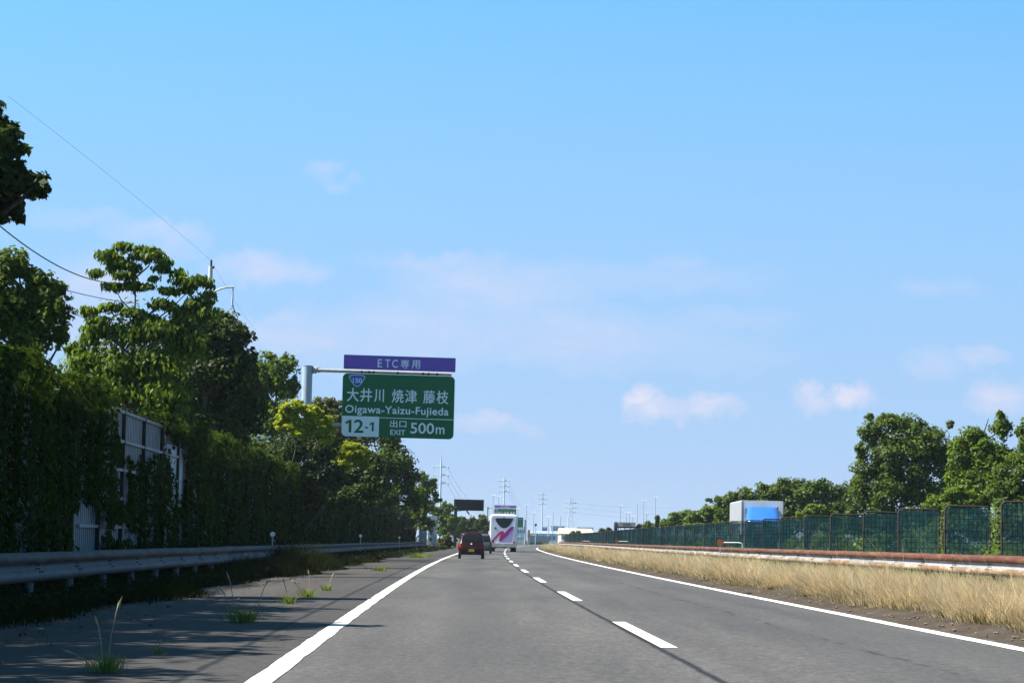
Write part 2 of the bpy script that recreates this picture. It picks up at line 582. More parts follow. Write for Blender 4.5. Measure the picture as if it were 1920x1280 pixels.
M['rail_mid'] = rail_mat('grey_rail', (0.26, 0.27, 0.29), (0.16, 0.13, 0.11), 0.3)
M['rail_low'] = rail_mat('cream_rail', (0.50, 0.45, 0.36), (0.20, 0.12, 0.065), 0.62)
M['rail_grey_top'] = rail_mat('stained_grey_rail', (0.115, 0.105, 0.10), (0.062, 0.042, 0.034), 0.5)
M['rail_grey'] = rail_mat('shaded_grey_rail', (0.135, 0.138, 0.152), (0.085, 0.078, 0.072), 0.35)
M['dull_post'] = mat('dull_post', (0.10, 0.105, 0.115), 0.6, 0.2, 0.15, 3)
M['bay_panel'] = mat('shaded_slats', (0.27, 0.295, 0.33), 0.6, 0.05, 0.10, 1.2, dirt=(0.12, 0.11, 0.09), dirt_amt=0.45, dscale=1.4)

L = {}
L['dark'] = leaf_mat('leaf_dark', (0.015, 0.030, 0.007), (0.075, 0.110, 0.021), 0.36)
L['mid'] = leaf_mat('leaf_mid', (0.026, 0.054, 0.009), (0.135, 0.198, 0.029), 0.45)
L['fresh'] = leaf_mat('leaf_fresh', (0.042, 0.088, 0.011), (0.170, 0.245, 0.031), 0.50)
L['yellow'] = leaf_mat('leaf_yellow', (0.13, 0.19, 0.014), (0.46, 0.49, 0.034), 0.52, (1.4, 1.3, 0.4))
L['olive'] = leaf_mat('leaf_olive', (0.034, 0.046, 0.011), (0.125, 0.140, 0.028), 0.40)
L['ivy'] = leaf_mat('ivy_leaf', (0.008, 0.018, 0.004), (0.045, 0.075, 0.010), 0.32, None, 0.75, 0.05)
L['weed'] = leaf_mat('weed_blade', (0.006, 0.011, 0.003), (0.028, 0.038, 0.009), 0.25, None, 0.8, 0.04)
L['litter'] = leaf_mat('litter_leaf', (0.05, 0.035, 0.02), (0.17, 0.12, 0.06), 0.1, (1.1, 1.0, 0.8), 0.8, 0.05)
L['sedge'] = leaf_mat('sedge_blade', (0.065, 0.068, 0.022), (0.24, 0.21, 0.085), 0.35, (1.2, 1.1, 0.6), 0.7, 0.1)
L['straw'] = leaf_mat('straw_blade', (0.46, 0.335, 0.18), (0.90, 0.755, 0.50), 0.48, (1.05, 0.98, 0.8), 0.7)
L['tuft'] = leaf_mat('tuft_blade', (0.08, 0.14, 0.02), (0.24, 0.30, 0.07), 0.35)


# ------------------------------------------------------------------ ground, roads, markings
def ground_sheet():
    xs = [-4000, -400, -60, -16, 16, 60, 400, 4000]
    ys = [-120, 0, 100, 300, 700, 1500, 4000, 12000]
    V = [(x, y, G(x) - 0.0) for y in ys for x in xs]
    n = len(xs)
    q = [(j * n + i, j * n + i + 1, (j + 1) * n + i + 1, (j + 1) * n + i) for j in range(len(ys) - 1) for i in range(n - 1)]
    o = fast_mesh('ground', V, q, M['ground'])
    tag(o, 'flat green brown ground reaching to the horizon', None, None, 'structure')


def ribbon(name, offs, ys, dz, mt, parent=None, path=None):
    V, U = [], []
    for y in ys:
        for o in offs:
            oo = o(y) if callable(o) else o
            x = m(y) + oo
            V.append((x, y, G(x) + dz + 0.0003 * max(0, y - 340)))
            U.append((oo, y))
    n = len(offs)
    q = [(j * n + i, j * n + i + 1, (j + 1) * n + i + 1, (j + 1) * n + i) for j in range(len(ys) - 1) for i in range(n - 1)]
    return fast_mesh(name, V, q, mt, parent, uv=U)


ground_sheet()
YS = list(np.arange(-12, 300, 4.0)) + list(np.arange(300, 760, 6.0))
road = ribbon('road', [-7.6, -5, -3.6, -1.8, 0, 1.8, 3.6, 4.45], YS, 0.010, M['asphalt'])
tag(road, 'grey two lane expressway carriageway with left shoulder', None, None, 'structure')
road2 = ribbon('opposite_road', [lambda y: taper(y, 11.6, 8.2), lambda y: taper(y, 15, 11.6), lambda y: taper(y, 21.5, 18)], YS, 0.010, M['asphalt_far'])
tag(road2, 'opposite carriageway behind the green screens', None, None, 'structure')
YL = list(np.arange(-12, 150, 0.5)) + list(np.arange(150, 300, 4.0)) + list(np.arange(300, 760, 6.0))


def worn(o):
    return lambda y: o + random.gauss(0, 0.0035) + 0.004 * math.sin(y * 1.7 + o)


el = ribbon('edge_line_left', [worn(-3.70), worn(-3.50)], YL, 0.016, M['paint'])
tag(el, 'solid white line along the left edge of the lanes', None, None, 'structure')
er = ribbon('edge_line_right', [worn(3.50), worn(3.70)], YL, 0.016, M['paint'])
tag(er, 'solid white line along the right edge of the lanes', None, None, 'structure')


def dashes():
    V, q, U = [], [], []
    k0 = 26.15
    for k in range(-2, 26):
        y0 = k0 + 20 * k
        for s in range(2):
            a, b_ = y0 + 4.1 * s, y0 + 4.1 * (s + 1)
            i = len(V)
            for y, o in ((a, -0.085), (a, 0.085), (b_, 0.085), (b_, -0.085)):
                x = m(y) + o
                V.append((x, y, G(x) + 0.016 + 0.0003 * max(0, y - 340)))
                U.append((o, y))
            q.append((i, i + 1, i + 2, i + 3))
    o = fast_mesh('lane_markings', V, q, M['paint'], uv=U)
    tag(o, 'broken white line between the two lanes', None, None, 'structure')


dashes()


def verge():
    """Bumpy soil of the central reservation, right of the edge line."""
    ys = list(np.arange(8, 130, 0.35)) + list(np.arange(130, 420, 1.5))
    offs = [3.80, 3.92, 4.04, 4.16, 4.3, 4.5, 4.8, 5.3, 5.7, 6.2, 7.0, 8.0, 9.5, 11.4]
    V = []
    r = np.random.default_rng(3)
    for y in ys:
        for k, o in enumerate(offs):
            of = o if o < 5.4 else taper(y, o, 4.6 + (o - 4.6) * 0.45)
            x = m(y) + of
            w = min(1.0, max(0.0, (o - 3.85) / 0.8))
            h = 0.018 * (o > 3.81) + 0.13 * w + r.normal(0, 0.025) * (0.25 + w) * (k > 0)
            if k == len(offs) - 1:
                h = -0.05
            V.append((x + (r.normal(0, 0.05) if k == 0 else 0), y, G(x) + max(h, 0.012 if k < len(offs) - 1 else -.05)))
    n = len(offs)
    q = [(j * n + i, j * n + i + 1, (j + 1) * n + i + 1, (j + 1) * n + i) for j in range(len(ys) - 1) for i in range(n - 1)]
    o = fast_mesh('verge', V, q, M['soil'], smooth=True)
    tag(o, 'brown bumpy soil of the central reservation', None, None, 'structure')


verge()


# ------------------------------------------------------------------ plants
def unit(a):
    return a / np.maximum(np.linalg.norm(a, axis=1, keepdims=True), 1e-9)


def leaf_arrays(P, Nn, size, tip=None, w=0.34, r=rng):
    n = len(P)
    Nn = unit(Nn)
    t = r.normal(size=(n, 3)) if tip is None else tip + 0.45 * r.normal(size=(n, 3))
    t = unit(t - (t * Nn).sum(1, keepdims=True) * Nn)
    bb = np.cross(Nn, t)
    s = size[:, None]
    fold = Nn * s * r.uniform(0.02, 0.16, (n, 1))
    V = np.empty((n, 4, 3))
    V[:, 0] = P - 0.5 * s * t
    V[:, 1] = P + w * s * bb + fold
    V[:, 2] = P + 0.55 * s * t - fold * 0.5
    V[:, 3] = P - w * s * bb + fold
    return V.reshape(-1, 3)


def leaves(name, P, Nn, size, mt, parent=None, tip=None, tone=None, w=0.34):
    V = leaf_arrays(P, Nn, size, tip, w)
    q = np.arange(len(P) * 4).reshape(-1, 4)
    if tone is None:
        tone = rng.beta(2, 2, len(P))
    return fast_mesh(name, V, q, mt, parent, tone=tone)


def crown_points(clumps, n, lump=0.34, droop=False, core=0.12):
    """Leaves gathered in lumps spread over each clump's ellipsoid."""
    vol = np.array([max(1e-6, (c[3] * c[5] + c[3] * c[4] + c[4] * c[5])) for c in clumps])
    share = vol / vol.sum()
    Ps, Ns, Ts = [], [], []
    for c, sh in zip(clumps, share):
        k = max(12, int(n * sh))
        C = np.array(c[:3])
        R = np.array(c[3:6])
        nl = max(6, int(7 + 26 * (sh * len(clumps)) ** 0.5))
        d = unit(rng.normal(size=(nl, 3)))
        d[:, 2] = np.abs(d[:, 2]) * rng.choice([1, 1, 1, -0.7], nl)
        lc = C + d * R * rng.uniform(0.45, 0.92, (nl, 1))
        lr = rng.uniform(0.6, 1.25, nl) * lump
        ltone = rng.uniform(-0.16, 0.16, nl)
        li = rng.integers(0, nl, k)
        g = unit(rng.normal(size=(k, 3))) * rng.uniform(0.15, 1.0, (k, 1)) ** 0.5
        p = lc[li] + g * R * lr[li][:, None]
        nn = 0.55 * g + 0.35 * (p - C) / R + np.array([0, 0, 0.45]) + 0.45 * rng.normal(size=(k, 3))
        kc = int(k * core)
        p[:kc] = C + unit(rng.normal(size=(kc, 3))) * R * rng.uniform(0, 0.6, (kc, 1))
        Ps.append(p)
        Ns.append(nn)
        Ts.append(np.clip(rng.beta(2, 2, k) + ltone[li], 0, 1))
    return np.concatenate(Ps), np.concatenate(Ns), np.concatenate(Ts)


def make_tree(name, label, D, base_off, clumps_px, n, leaf, kind, cat='tree', group=None, trunk_r=0.14, droop=False, depth=0.8,
              lump=0.34, twigs=0, limb_mat=None, base=None, core=0.12, w=0.34, fork_t=(0.45, 0.55)):
    """A tree whose crown is a set of leaf clumps; clumps_px are (px, py, rx, ry[, dD]) seen from the road."""
    cl = []
    for c in clumps_px:
        px, py, rx, ry = c[:4]
        dD = c[4] if len(c) > 4 else random.uniform(-0.25, 0.25) * rx * D / FPX
        p = at(px, py, D + dD)
        k = (D + dD) / FPX
        cl.append((p.x, p.y, p.z, rx * k, max(rx, ry) * k * depth, ry * k))
    bx = base if base is not None else on(base_off, D)
    root = empty(name, bx)
    tag(root, label, cat, group)
    P, Nn, T = crown_points(cl, n, lump, core=core)
    sz = leaf * rng.uniform(0.65, 1.3, len(P))
    off = np.array(bx)
    tip = None
    if droop:
        Nn = Nn * np.array([1, 1, 0.45])
        tip = np.tile(np.array([0.0, 0.0, -1.2]), (len(P), 1)) + 0.6 * unit(Nn)
    leaves('crown', P - off, Nn, sz, L[kind], root, tip, T, w)
    # trunk and limbs
    mb = MB()
    zc = np.mean([c[2] for c in cl])
    top = Vector((np.mean([c[0] for c in cl]), np.mean([c[1] for c in cl]), zc)) - Vector(bx)
    fork = Vector((top.x * fork_t[0], top.y * fork_t[0], max(0.5, top.z * fork_t[1])))
    lean = Vector((random.uniform(-.2, .2), random.uniform(-.2, .2), 0))
    mb.tube([(0, 0, -0.1), tuple(Vector((0, 0, 0)).lerp(fork, 0.5) + lean * 0.5), tuple(fork)], [trunk_r, trunk_r * 0.8, trunk_r * 0.62], 8)
    hi = max(cl, key=lambda c: c[2])
    tip_ = Vector((0.6 * top.x + 0.4 * (hi[0] - bx[0]), 0.6 * top.y + 0.4 * (hi[1] - bx[1]), hi[2] - bx[2]))
    mid_ = fork.lerp(tip_, 0.5) + Vector((random.uniform(-.12, .12), random.uniform(-.12, .12), 0))
    mb.tube([tuple(fork), tuple(mid_), tuple(tip_)], [trunk_r * 0.6, trunk_r * 0.4, trunk_r * 0.12], 7)

    def leader(z):
        pts = [Vector((0, 0, 0)), fork, mid_, tip_]
        for p, q in zip(pts[:-1], pts[1:]):
            if z <= q.z:
                return p.lerp(q, max(0.0, min(1.0, (z - p.z) / max(1e-3, q.z - p.z))))
        return tip_
    order = sorted(cl, key=lambda c: -c[3] * c[5])[:10 + twigs]
    for c in order:
        e = Vector(c[:3]) - Vector(bx)
        hd = math.hypot(e.x - tip_.x, e.y - tip_.y)
        st = leader(max(0.35 * e.z, e.z - 0.3 - 0.7 * hd))
        mid = st.lerp(e, 0.55) + Vector((random.uniform(-.1, .1), random.uniform(-.1, .1), -0.06 * hd))
        mb.tube([tuple(st), tuple(mid), tuple(e)], [trunk_r * 0.36, trunk_r * 0.24, trunk_r * 0.08], 6)
        for k in range(2):
            d = Vector((random.uniform(-1, 1), random.uniform(-1, 1), random.uniform(-.3, 1))).normalized()
            q = e + Vector((d.x * c[3], d.y * c[4], d.z * c[5])) * 0.7
            mb.tube([tuple(mid.lerp(e, 0.5)), tuple(q)], [trunk_r * 0.16, trunk_r * 0.05], 5)
    mb.build('trunk', limb_mat or M['bark'], root, fix=False)
    return root


def blades(name, base, height, lean, width, mt, parent=None, tone=None, curl=0.35):
    """Grass blades: base (n,3), height (n), lean (n,2) horizontal tip offset per unit height."""
    n = len(base)
    a = rng.uniform(0, 2 * np.pi, n)
    side = np.stack([np.cos(a), np.sin(a), np.zeros(n)], 1) * width[:, None] * 0.5
    ln = np.concatenate([lean, np.zeros((n, 1))], 1)
    up = np.array([0, 0, 1.0])
    p1 = base + height[:, None] * (0.5 * up + 0.28 * ln)
    p2 = base + height[:, None] * (up * (1 - curl * 0.3 * np.linalg.norm(lean, axis=1, keepdims=True)) + ln)
    V = np.stack([base - side, base + side, p1 + side * 0.8, p1 - side * 0.8, p2 + side * 0.12, p2 - side * 0.12], 1).reshape(-1, 3)
    i = np.arange(n)[:, None] * 6
    q = np.concatenate([i + np.array([[0, 1, 2, 3]]), i + np.array([[3, 2, 4, 5]])], 0)
    if tone is None:
        tone = rng.beta(2, 2, n)
    return fast_mesh(name, V, q, mt, parent, tone=np.concatenate([tone, tone]))


def mY(y):
    return np.array([m(float(v)) for v in y])


def gz(x):
    return 0.01475 * np.clip(x, -16, 16)


def dry_grass():
    Bs, Hs, Ls, Ws, Ts, Gs = [], [], [], [], [], []
    segs = [(20, 60, 2500, 50, 0.9, 0.24), (60, 110, 2100, 36, 1.3, 0.30), (110, 200, 1900, 24, 2.2, 0.36), (200, 330, 1100, 20, 3.4, 0.5), (330, 420, 420, 16, 4.2, 0.6)]
    for y0, y1, nt, per, wk, sp in segs:
        y = rng.uniform(y0, y1, nt)
        u = rng.uniform(0, 1, nt) ** 0.85
        u[:nt // 3] *= 0.16
        wide = np.interp(y, [0, 300, 400], [4.3, 4.3, 2.0])
        o = 4.30 + (wide + 0.3) * u + 0.14 * np.sin(y * 0.9) + 0.16 * np.sin(y * 0.37 + 1) + 0.10 * np.sin(y * 2.3)
        # patchy: thin spots along the front edge
        keep = (np.sin(y * 1.31) + np.sin(y * 0.53 + 2) + rng.normal(0, 0.5, nt) > -0.7) | (o > 4.8)
        y, o = y[keep], o[keep]
        x = mY(y) + o
        n = len(y)
        # tall clumps stand apart, with short worn grass in between
        fq = 1.0 if y1 <= 110 else 0.45
        patch = 0.5 + 0.34 * np.sin(fq * (1.15 * y + 1.9 * o)) * np.sin(fq * (0.43 * y - 1.3 * o) + 0.8 * np.sin(0.17 * y)) + 0.30 * np.sin(fq * 0.61 * y + 2.3 * o + 1.0) * np.sin(0.19 * y - o)
        patch = np.clip(patch + rng.normal(0, 0.10, nt)[:n], 0, 1)
        patch = patch * patch * (3 - 2 * patch)
        hh = (0.16 + 0.20 * np.clip((o - 4.3) / 0.8, 0, 1)) * (0.34 + 1.30 * patch) * rng.uniform(0.7, 1.25, n)
        hh = hh * np.interp(o, [6.2, 7.2], [1.0, 0.70])
        green = np.clip(1.15 - (o - 4.2) / 0.7, 0, 1) * rng.uniform(0, 1, n) + (patch < 0.10) * 0.55
        tl = np.stack([rng.normal(-0.34, 0.20, n), rng.normal(-0.12, 0.22, n)], 1)
        tt = rng.normal(0, 0.16, n)
        for k in range(per):
            dx, dy = rng.normal(0, sp * 0.5, n), rng.normal(0, sp * 0.5, n)
            bx, by = x + dx, y + dy
            Bs.append(np.stack([bx, by, gz(bx) + 0.10], 1))
            rr = np.clip(1.15 - (dx * dx + dy * dy) / (sp * sp) * 0.6, 0.3, 1.2)
            Hs.append(hh * rr * rng.uniform(0.5, 1.15, n))
            Ls.append(tl + np.stack([dx, dy], 1) / sp * 0.75 + rng.normal(0, 0.16, (n, 2)))
            Ws.append(0.0085 * wk * rng.uniform(0.6, 1.3, n))
            Ts.append(np.clip(rng.beta(2, 1.7, n) * (0.35 + 0.75 * patch) + tt, 0, 1))
            Gs.append(green > rng.uniform(0.15, 1.0, n))
        # tall seed stalks with pale plumes
        k = rng.random(n) < 0.30 * (0.3 + patch)
        nk = int(k.sum())
        bx = x[k] + rng.normal(0, .1, nk)
        Bs.append(np.stack([bx, y[k], gz(bx) + 0.10], 1))
        Hs.append(hh[k] * rng.uniform(1.25, 1.9, nk))
        Ls.append(np.stack([rng.normal(-0.38, 0.22, nk), rng.normal(0, 0.25, nk)], 1))
        Ws.append(np.full(nk, 0.0075 * wk))
        Ts.append(rng.uniform(0.75, 1, nk))
        Gs.append(np.zeros(nk, bool))
    B, H, Ln, W, T, Gn = (np.concatenate(a) for a in (Bs, Hs, Ls, Ws, Ts, Gs))
    d = blades('dry_grass', B[~Gn], H[~Gn], Ln[~Gn], W[~Gn], L['straw'], None, T[~Gn])
    tag(d, 'tall dry straw coloured grass in front of the rusty guard rail', 'grass', None, 'stuff')
    g = blades('green_grass', B[Gn], H[Gn] * 0.85, Ln[Gn] * 1.3, W[Gn] * 1.2, L['sedge'], None, T[Gn] * 0.5)
    tag(g, 'short olive green grass along the front edge of the dry grass', 'grass', None, 'stuff')
    # a few stones on the soil
    return


def pebbles():
    V, Q, T = [], [], []
    r = np.random.default_rng(5)
    mb = MB()
    for k in range(230):
        y = 22 + 60 * r.random() ** 1.6
        o = 3.88 + abs(r.normal(0, 0.22))
        s = r.uniform(0.010, 0.030)
        p = on(o, y, 0.03 + 0.13 * min(1, max(0, o - 3.85)) * 1.1)
        a = r.uniform(0, 6.28)
        ring = []
        for z, sc in ((-.5, .7), (0.1, 1.0), (.55, .55)):
            ring.append([(p.x + s * sc * math.cos(a + i * 1.2566) * r.uniform(.8, 1.3), p.y + s * sc * math.sin(a + i * 1.2566) * 1.1, p.z + z * s) for i in range(5)])
        mb.loft(ring, smooth=False)
    o = mb.build('gravel', mat('stone', (0.13, 0.11, 0.09), 0.9, 0, 0.4, 20), None, fix=False)
    tag(o, 'loose stones on the soil beside the right edge line', 'gravel', None, 'stuff')


dry_grass()
pebbles()


def weeds():
    """Dark undergrowth in the shade under and in front of the left guard rail."""
    Bs, Hs, Ls, Ws, Ts = [], [], [], [], []
    for y0, y1, n, wk in ((24, 60, 26000, 1.0), (60, 120, 26000, 1.7), (120, 320, 22000, 3.2)):
        y = rng.uniform(y0, y1, n)
        u = rng.random(n)
        hump = np.clip(0.62 * np.exp(-((y - 70) / 11) ** 2) + 0.95 * np.exp(-((y - 87) / 6) ** 2) + 0.25 * np.sin(y * 0.37) * np.sin(y * 0.11), 0, 1)
        far = np.clip((y - 55) / 40, 0, 1)
        edge = -7.15 + 0.75 * far + 0.30 * np.sin(y * 0.43) + 0.25 * np.sin(y * 0.17)
        o = edge - u * (10.2 + edge)
        x = mY(y) + o
        dip = np.clip((edge - o) / 0.9, 0.10, 1)
        h = dip * (0.26 + 0.20 * far + (0.50 * far + 0.14) * hump ** 2) * np.interp(y, [90, 112], [1.0, 0.62]) * rng.uniform(0.45, 1.2, n)
        Bs.append(np.stack([x, y, gz(x) + 0.0 * x], 1))
        Hs.append(h)
        Ls.append(np.stack([rng.normal(0.28, 0.4, n), rng.normal(-0.1, 0.4, n)], 1))
        Ws.append(0.016 * wk * rng.uniform(0.6, 1.4, n))
        Ts.append(rng.beta(1.6, 2.4, n))
    o = blades('weeds', *(np.concatenate(a) for a in (Bs, Hs, Ls, Ws)), L['weed'], None, np.concatenate(Ts))
    tag(o, 'dark overgrown weeds under the shaded left guard rail', 'weeds', None, 'stuff')
    # broad leaves among the weeds
    n = 16000
    y = 26 + 260 * rng.random(n) ** 1.7
    o = -7.5 + 0.6 * np.clip((y - 55) / 40, 0, 1) - 2.4 * rng.random(n)
    x = mY(y) + o
    hump = np.clip(0.62 * np.exp(-((y - 70) / 11) ** 2) + 0.95 * np.exp(-((y - 87) / 6) ** 2) + 0.25 * np.sin(y * 0.37) * np.sin(y * 0.11), 0, 1)
    far = np.clip((y - 55) / 40, 0, 1)
    z = gz(x) + rng.uniform(0.03, 0.30, n) + 0.5 * far * hump ** 2 * rng.random(n)
    Nn = np.stack([rng.normal(0.3, .4, n), rng.normal(-.2, .4, n), np.ones(n)], 1)
    ob = leaves('weed_leaves', np.stack([x, y, z], 1), Nn, 0.10 * (0.6 + y / 110) * rng.uniform(.6, 1.3, n), L['weed'])
    tag(ob, 'broad dark leaves among the weeds by the left guard rail', 'weeds', None, 'stuff')


weeds()


def shoulder_litter():
    n = 380
    y = 19 + 110 * rng.random(n) ** 1.8
    o = -7.3 + np.abs(rng.normal(0, 0.75, n))
    x = mY(y) + o
    P = np.stack([x, y, gz(x) + 0.018 + 0.01 * rng.random(n)], 1)
    Nn = np.stack([rng.normal(0, .35, n), rng.normal(0, .35, n), np.ones(n)], 1)
    ob = leaves('leaf_litter', P, Nn, 0.05 * (0.8 + y / 70) * rng.uniform(.4, 1.3, n), L['litter'])
    tag(ob, 'fallen brown leaves and grit on the left shoulder', 'leaf litter', None, 'stuff')


shoulder_litter()


def tuft(px, py, D, label, n, h, spread, stalks):
    p = at(px, py, D)
    p.z = G(p.x) + 0.012
    root = empty('grass_tuft', p)
    tag(root, label, 'grass tuft', 'grass tufts on the left shoulder')
    r = np.abs(rng.normal(0, spread * 0.45, n))
    a = rng.uniform(0, 6.28, n)
    B = np.stack([r * np.cos(a), r * np.sin(a), np.zeros(n)], 1)
    Ln = np.stack([np.cos(a), np.sin(a)], 1) * rng.uniform(0.2, 1.3, (n, 1)) * 0.8
    blades('blades', B, h * rng.uniform(0.4, 1.1, n), Ln, np.full(n, 0.008 * max(1, D / 40)), L['tuft'], root)
    mb = MB()
    for sx, lx, hh in stalks:
        w = 0.0042 * max(1, D / 30)
        pts = [(sx, 0, 0), (sx + lx * 0.25, 0, hh * 0.5), (sx + lx * 0.6, 0.01, hh * 0.8), (sx + lx, 0.02, hh)]
        mb.tube(pts, [w, w, w * 1.3, w * 0.5], 5)
        mb.tube([pts[2], (sx + lx * 0.8, 0.0, hh * 0.9), pts[3]], [w * 1.0, w * 2.6, w * 0.4], 5)
    if stalks:
        mb.build('seed_stalk', mat('seed_stalk', (0.30, 0.25, 0.14), 0.8), root, fix=False)


tuft(200, 1262, 20.6, 'grass tuft with two tall seed stalks nearest the camera on the left shoulder', 150, 0.17, 0.16, [(0.0, 0.10, 0.60), (-0.03, -0.08, 0.44), (-0.1, -0.26, .17)])
tuft(457, 1169, 33.0, 'wide grass tuft with three tall stalks by the shadow edge on the shoulder', 260, 0.20, 0.26, [(0.15, 0.16, 0.56), (-0.16, -0.18, 0.46), (-0.12, -0.12, 0.64)])
tuft(541, 1135, 42.5, 'grass tuft with one crooked stalk, second smallest on the shoulder past the wide one', 140, 0.17, 0.16, [(-0.02, -0.10, 0.42)])
tuft(576, 1123, 47.5, 'grass tuft with one bent stalk beyond the crooked stalk tuft on the shoulder', 160, 0.19, 0.18, [(0.06, -0.06, 0.50), (-0.1, -0.2, 0.3)])
tuft(612, 1111, 53.5, 'small grass tuft farthest of the sunlit row on the left shoulder', 90, 0.16, 0.14, [(0.05, 0.10, 0.36)])
tuft(298, 1226, 24.0, 'tiny green weed alone in the tree shadow on the left shoulder', 40, 0.08, 0.05, [(0.0, 0.01, 0.13)])
tuft(711, 1073, 87.0, 'faint weed patch on the far part of the left shoulder', 120, 0.20, 0.35, [])
tuft(786, 1047, 150.0, 'yellowish grass patch on the far shoulder before the red car', 220, 0.35, 0.9, [])


# ------------------------------------------------------------------ left noise barrier and ivy
WO = -10.55      # offset of the wall's road side face


def noise_barrier():
    root = empty('noise_barrier', on(WO, 60))
    off = root.location
    tag(root, 'long grey noise barrier wall under ivy on the left, ribbed panels bare in one gap', 'wall')
    # bays of upright slats in front of a dark gap, five rows high
    for y_a in np.arange(52, 76, 4.0):
        mb = MB()
        y = y_a + 0.12
        while y < min(y_a + 4.0, 73.4) - 0.1:
            rings = []
            for yy, oo in ((y, 0.0), (y + 0.17, 0.0)):
                a, b_ = on(WO + oo, yy), on(WO + oo - 0.004, yy)
                rings.append([Vector((a.x, yy, a.z)) - off, Vector((b_.x, yy, a.z)) - off, Vector((b_.x, yy, a.z + 4.1)) - off, Vector((a.x, yy, a.z + 4.1)) - off])
            mb.loft(rings, smooth=False)
            y += 0.30
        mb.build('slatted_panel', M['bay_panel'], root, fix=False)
    # plain wall elsewhere
    def slab(y0, y1, o0, o1, h, name, mt):
        ys = list(np.arange(y0, y1, 6.0)) + [y1]
        mb = MB()
        rings = []
        for yy in ys:
            a, b = on(o0, yy), on(o1, yy)
            rings.append([Vector((a.x, yy, a.z - 0.1)) - off, Vector((b.x, yy, b.z - 0.1)) - off, Vector((b.x, yy, b.z + h)) - off, Vector((a.x, yy, a.z + h)) - off])
        mb.loft(rings, smooth=False)
        return mb.build(name, mt, root)
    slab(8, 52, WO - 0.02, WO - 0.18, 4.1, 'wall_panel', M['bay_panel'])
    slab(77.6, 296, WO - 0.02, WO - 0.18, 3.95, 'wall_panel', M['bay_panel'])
    slab(52, 77.6, WO - 0.07, WO - 0.18, 4.1, 'gap_shade_panel', M['dark'])  # dark sheet painting in the shade between the slats
    # ledges between the panel rows, every 0.7 m
    for z in (0.58, 1.28, 1.98, 2.68, 3.38, 4.1):
        mb = MB()
        rings = []
        for yy in np.arange(57, 77.1, 1.0):
            a, b = on(WO + 0.075, yy, z), on(WO - 0.05, yy, z)
            rings.append([a - off, b - off, b + Vector((0, 0, 0.07)) - off, a + Vector((0, 0, 0.07)) - off])
        mb.loft(rings, smooth=False)
        mb.build('ledge', M['bay_panel'], root)
    for yy in np.arange(52, 78, 4.0):
        p = on(WO + 0.03, yy) - off
        mb = MB()
        mb.box((p.x, p.y, p.z + 2.12), (0.12, 0.12, 4.26))
        mb.build('post', M['dark'], root)
    # smooth flat panel at the far end of the gap
    mb = MB()
    a, b = on(WO + 0.012, 73.5), on(WO + 0.012, 77.7)
    mb.loft([[a - off + Vector((0, 0, 0.05)), a - off + Vector((-.05, 0, 0.05)), a - off + Vector((-.05, 0, 3.72)), a - off + Vector((0, 0, 3.72))],
             [b - off + Vector((0, 0, 0.05)), b - off + Vector((-.05, 0, 0.05)), b - off + Vector((-.05, 0, 3.72)), b - off + Vector((0, 0, 3.72))]], smooth=False)
    mb.build('flat_panel', mat('pale_flat_panel', (0.34, 0.38, 0.44), 0.55, 0, 0.06, 1.0, dirt=(0.2, 0.18, 0.15), dirt_amt=0.4), root)


noise_barrier()


def ivy(label, y0, y1, n, leaf, holes=(), lit=False, name='ivy'):
    """Curtain of leaves hanging over the barrier face; holes are (y, z, ry, rz) bare spots."""
    y = rng.uniform(y0, y1, n)
    top = 4.18 - 0.22 * np.clip((y - 84) / 200, 0, 1)
    wave = 0.16 * np.sin(y * 0.8) + 0.10 * np.sin(y * 2.3 + 1.0) + 0.08 * np.sin(y * 5.1)
    zt = top + 0.20 + wave * 0.8
    z = zt * rng.uniform(0.0, 1.0, n) ** 0.85
    drape = 0.10 * np.sin(y * 1.9 + 0.5 * np.sin(z * 2)) + 0.07 * np.sin(y * 4.7 + z) + 0.05 * np.sin(z * 3 + y * 0.7)
    thick = 0.10 + 0.13 * (1 + np.sin(y * 0.61 + z * 0.8)) + drape * 0.7
    # bulging shoulders at the top
    thick = thick + 0.14 * np.exp(-((zt - z) / 0.35) ** 2)
    o = WO + np.clip(thick, 0.05, 0.7) * rng.uniform(0.55, 1.0, n)
    # over the top: part of the leaves lie on the crest
    cr = rng.random(n) < 0.07
    o[cr] = WO + rng.uniform(-0.5, 0.35, cr.sum())
    z[cr] = zt[cr] + rng.uniform(-0.10, 0.10, cr.sum())
    keep = np.ones(n, bool)
    for hy, hz, ry, rz in holes:
        e = ((y - hy) / ry) ** 2 + ((z - hz) / rz) ** 2
        keep &= e + 0.35 * np.sin(y * 6.3 + z * 3) * np.sin(z * 5 - y * 2) > 1.0
    y, z, o, cr, thick = y[keep], z[keep], o[keep], cr[keep], thick[keep]
    x = mY(y) + o
    n = len(y)
    P = np.stack([x, y, gz(x) + z], 1)
    Nn = np.stack([np.full(n, 0.9), -0.35 * np.cos(y * 1.9), np.full(n, 0.45)], 1) + 0.4 * rng.normal(size=(n, 3))
    Nn[cr] = np.array([0.25, 0, 1]) + 0.4 * rng.normal(size=(cr.sum(), 3))
    tip = np.tile(np.array([0.15, 0, -1.0]), (n, 1))
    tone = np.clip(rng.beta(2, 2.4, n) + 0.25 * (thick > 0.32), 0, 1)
    tone[cr] = np.clip(tone[cr] + 0.55, 0, 1)  # sunlight on the crest put into the colour of its leaves
    root = empty(name, on(WO, (y0 + y1) / 2))
    tag(root, label, 'ivy')
    leaves('leaves', P - np.array(root.location), Nn, leaf * rng.uniform(0.6, 1.3, n), L['ivy'], root, tip, tone, 0.40)


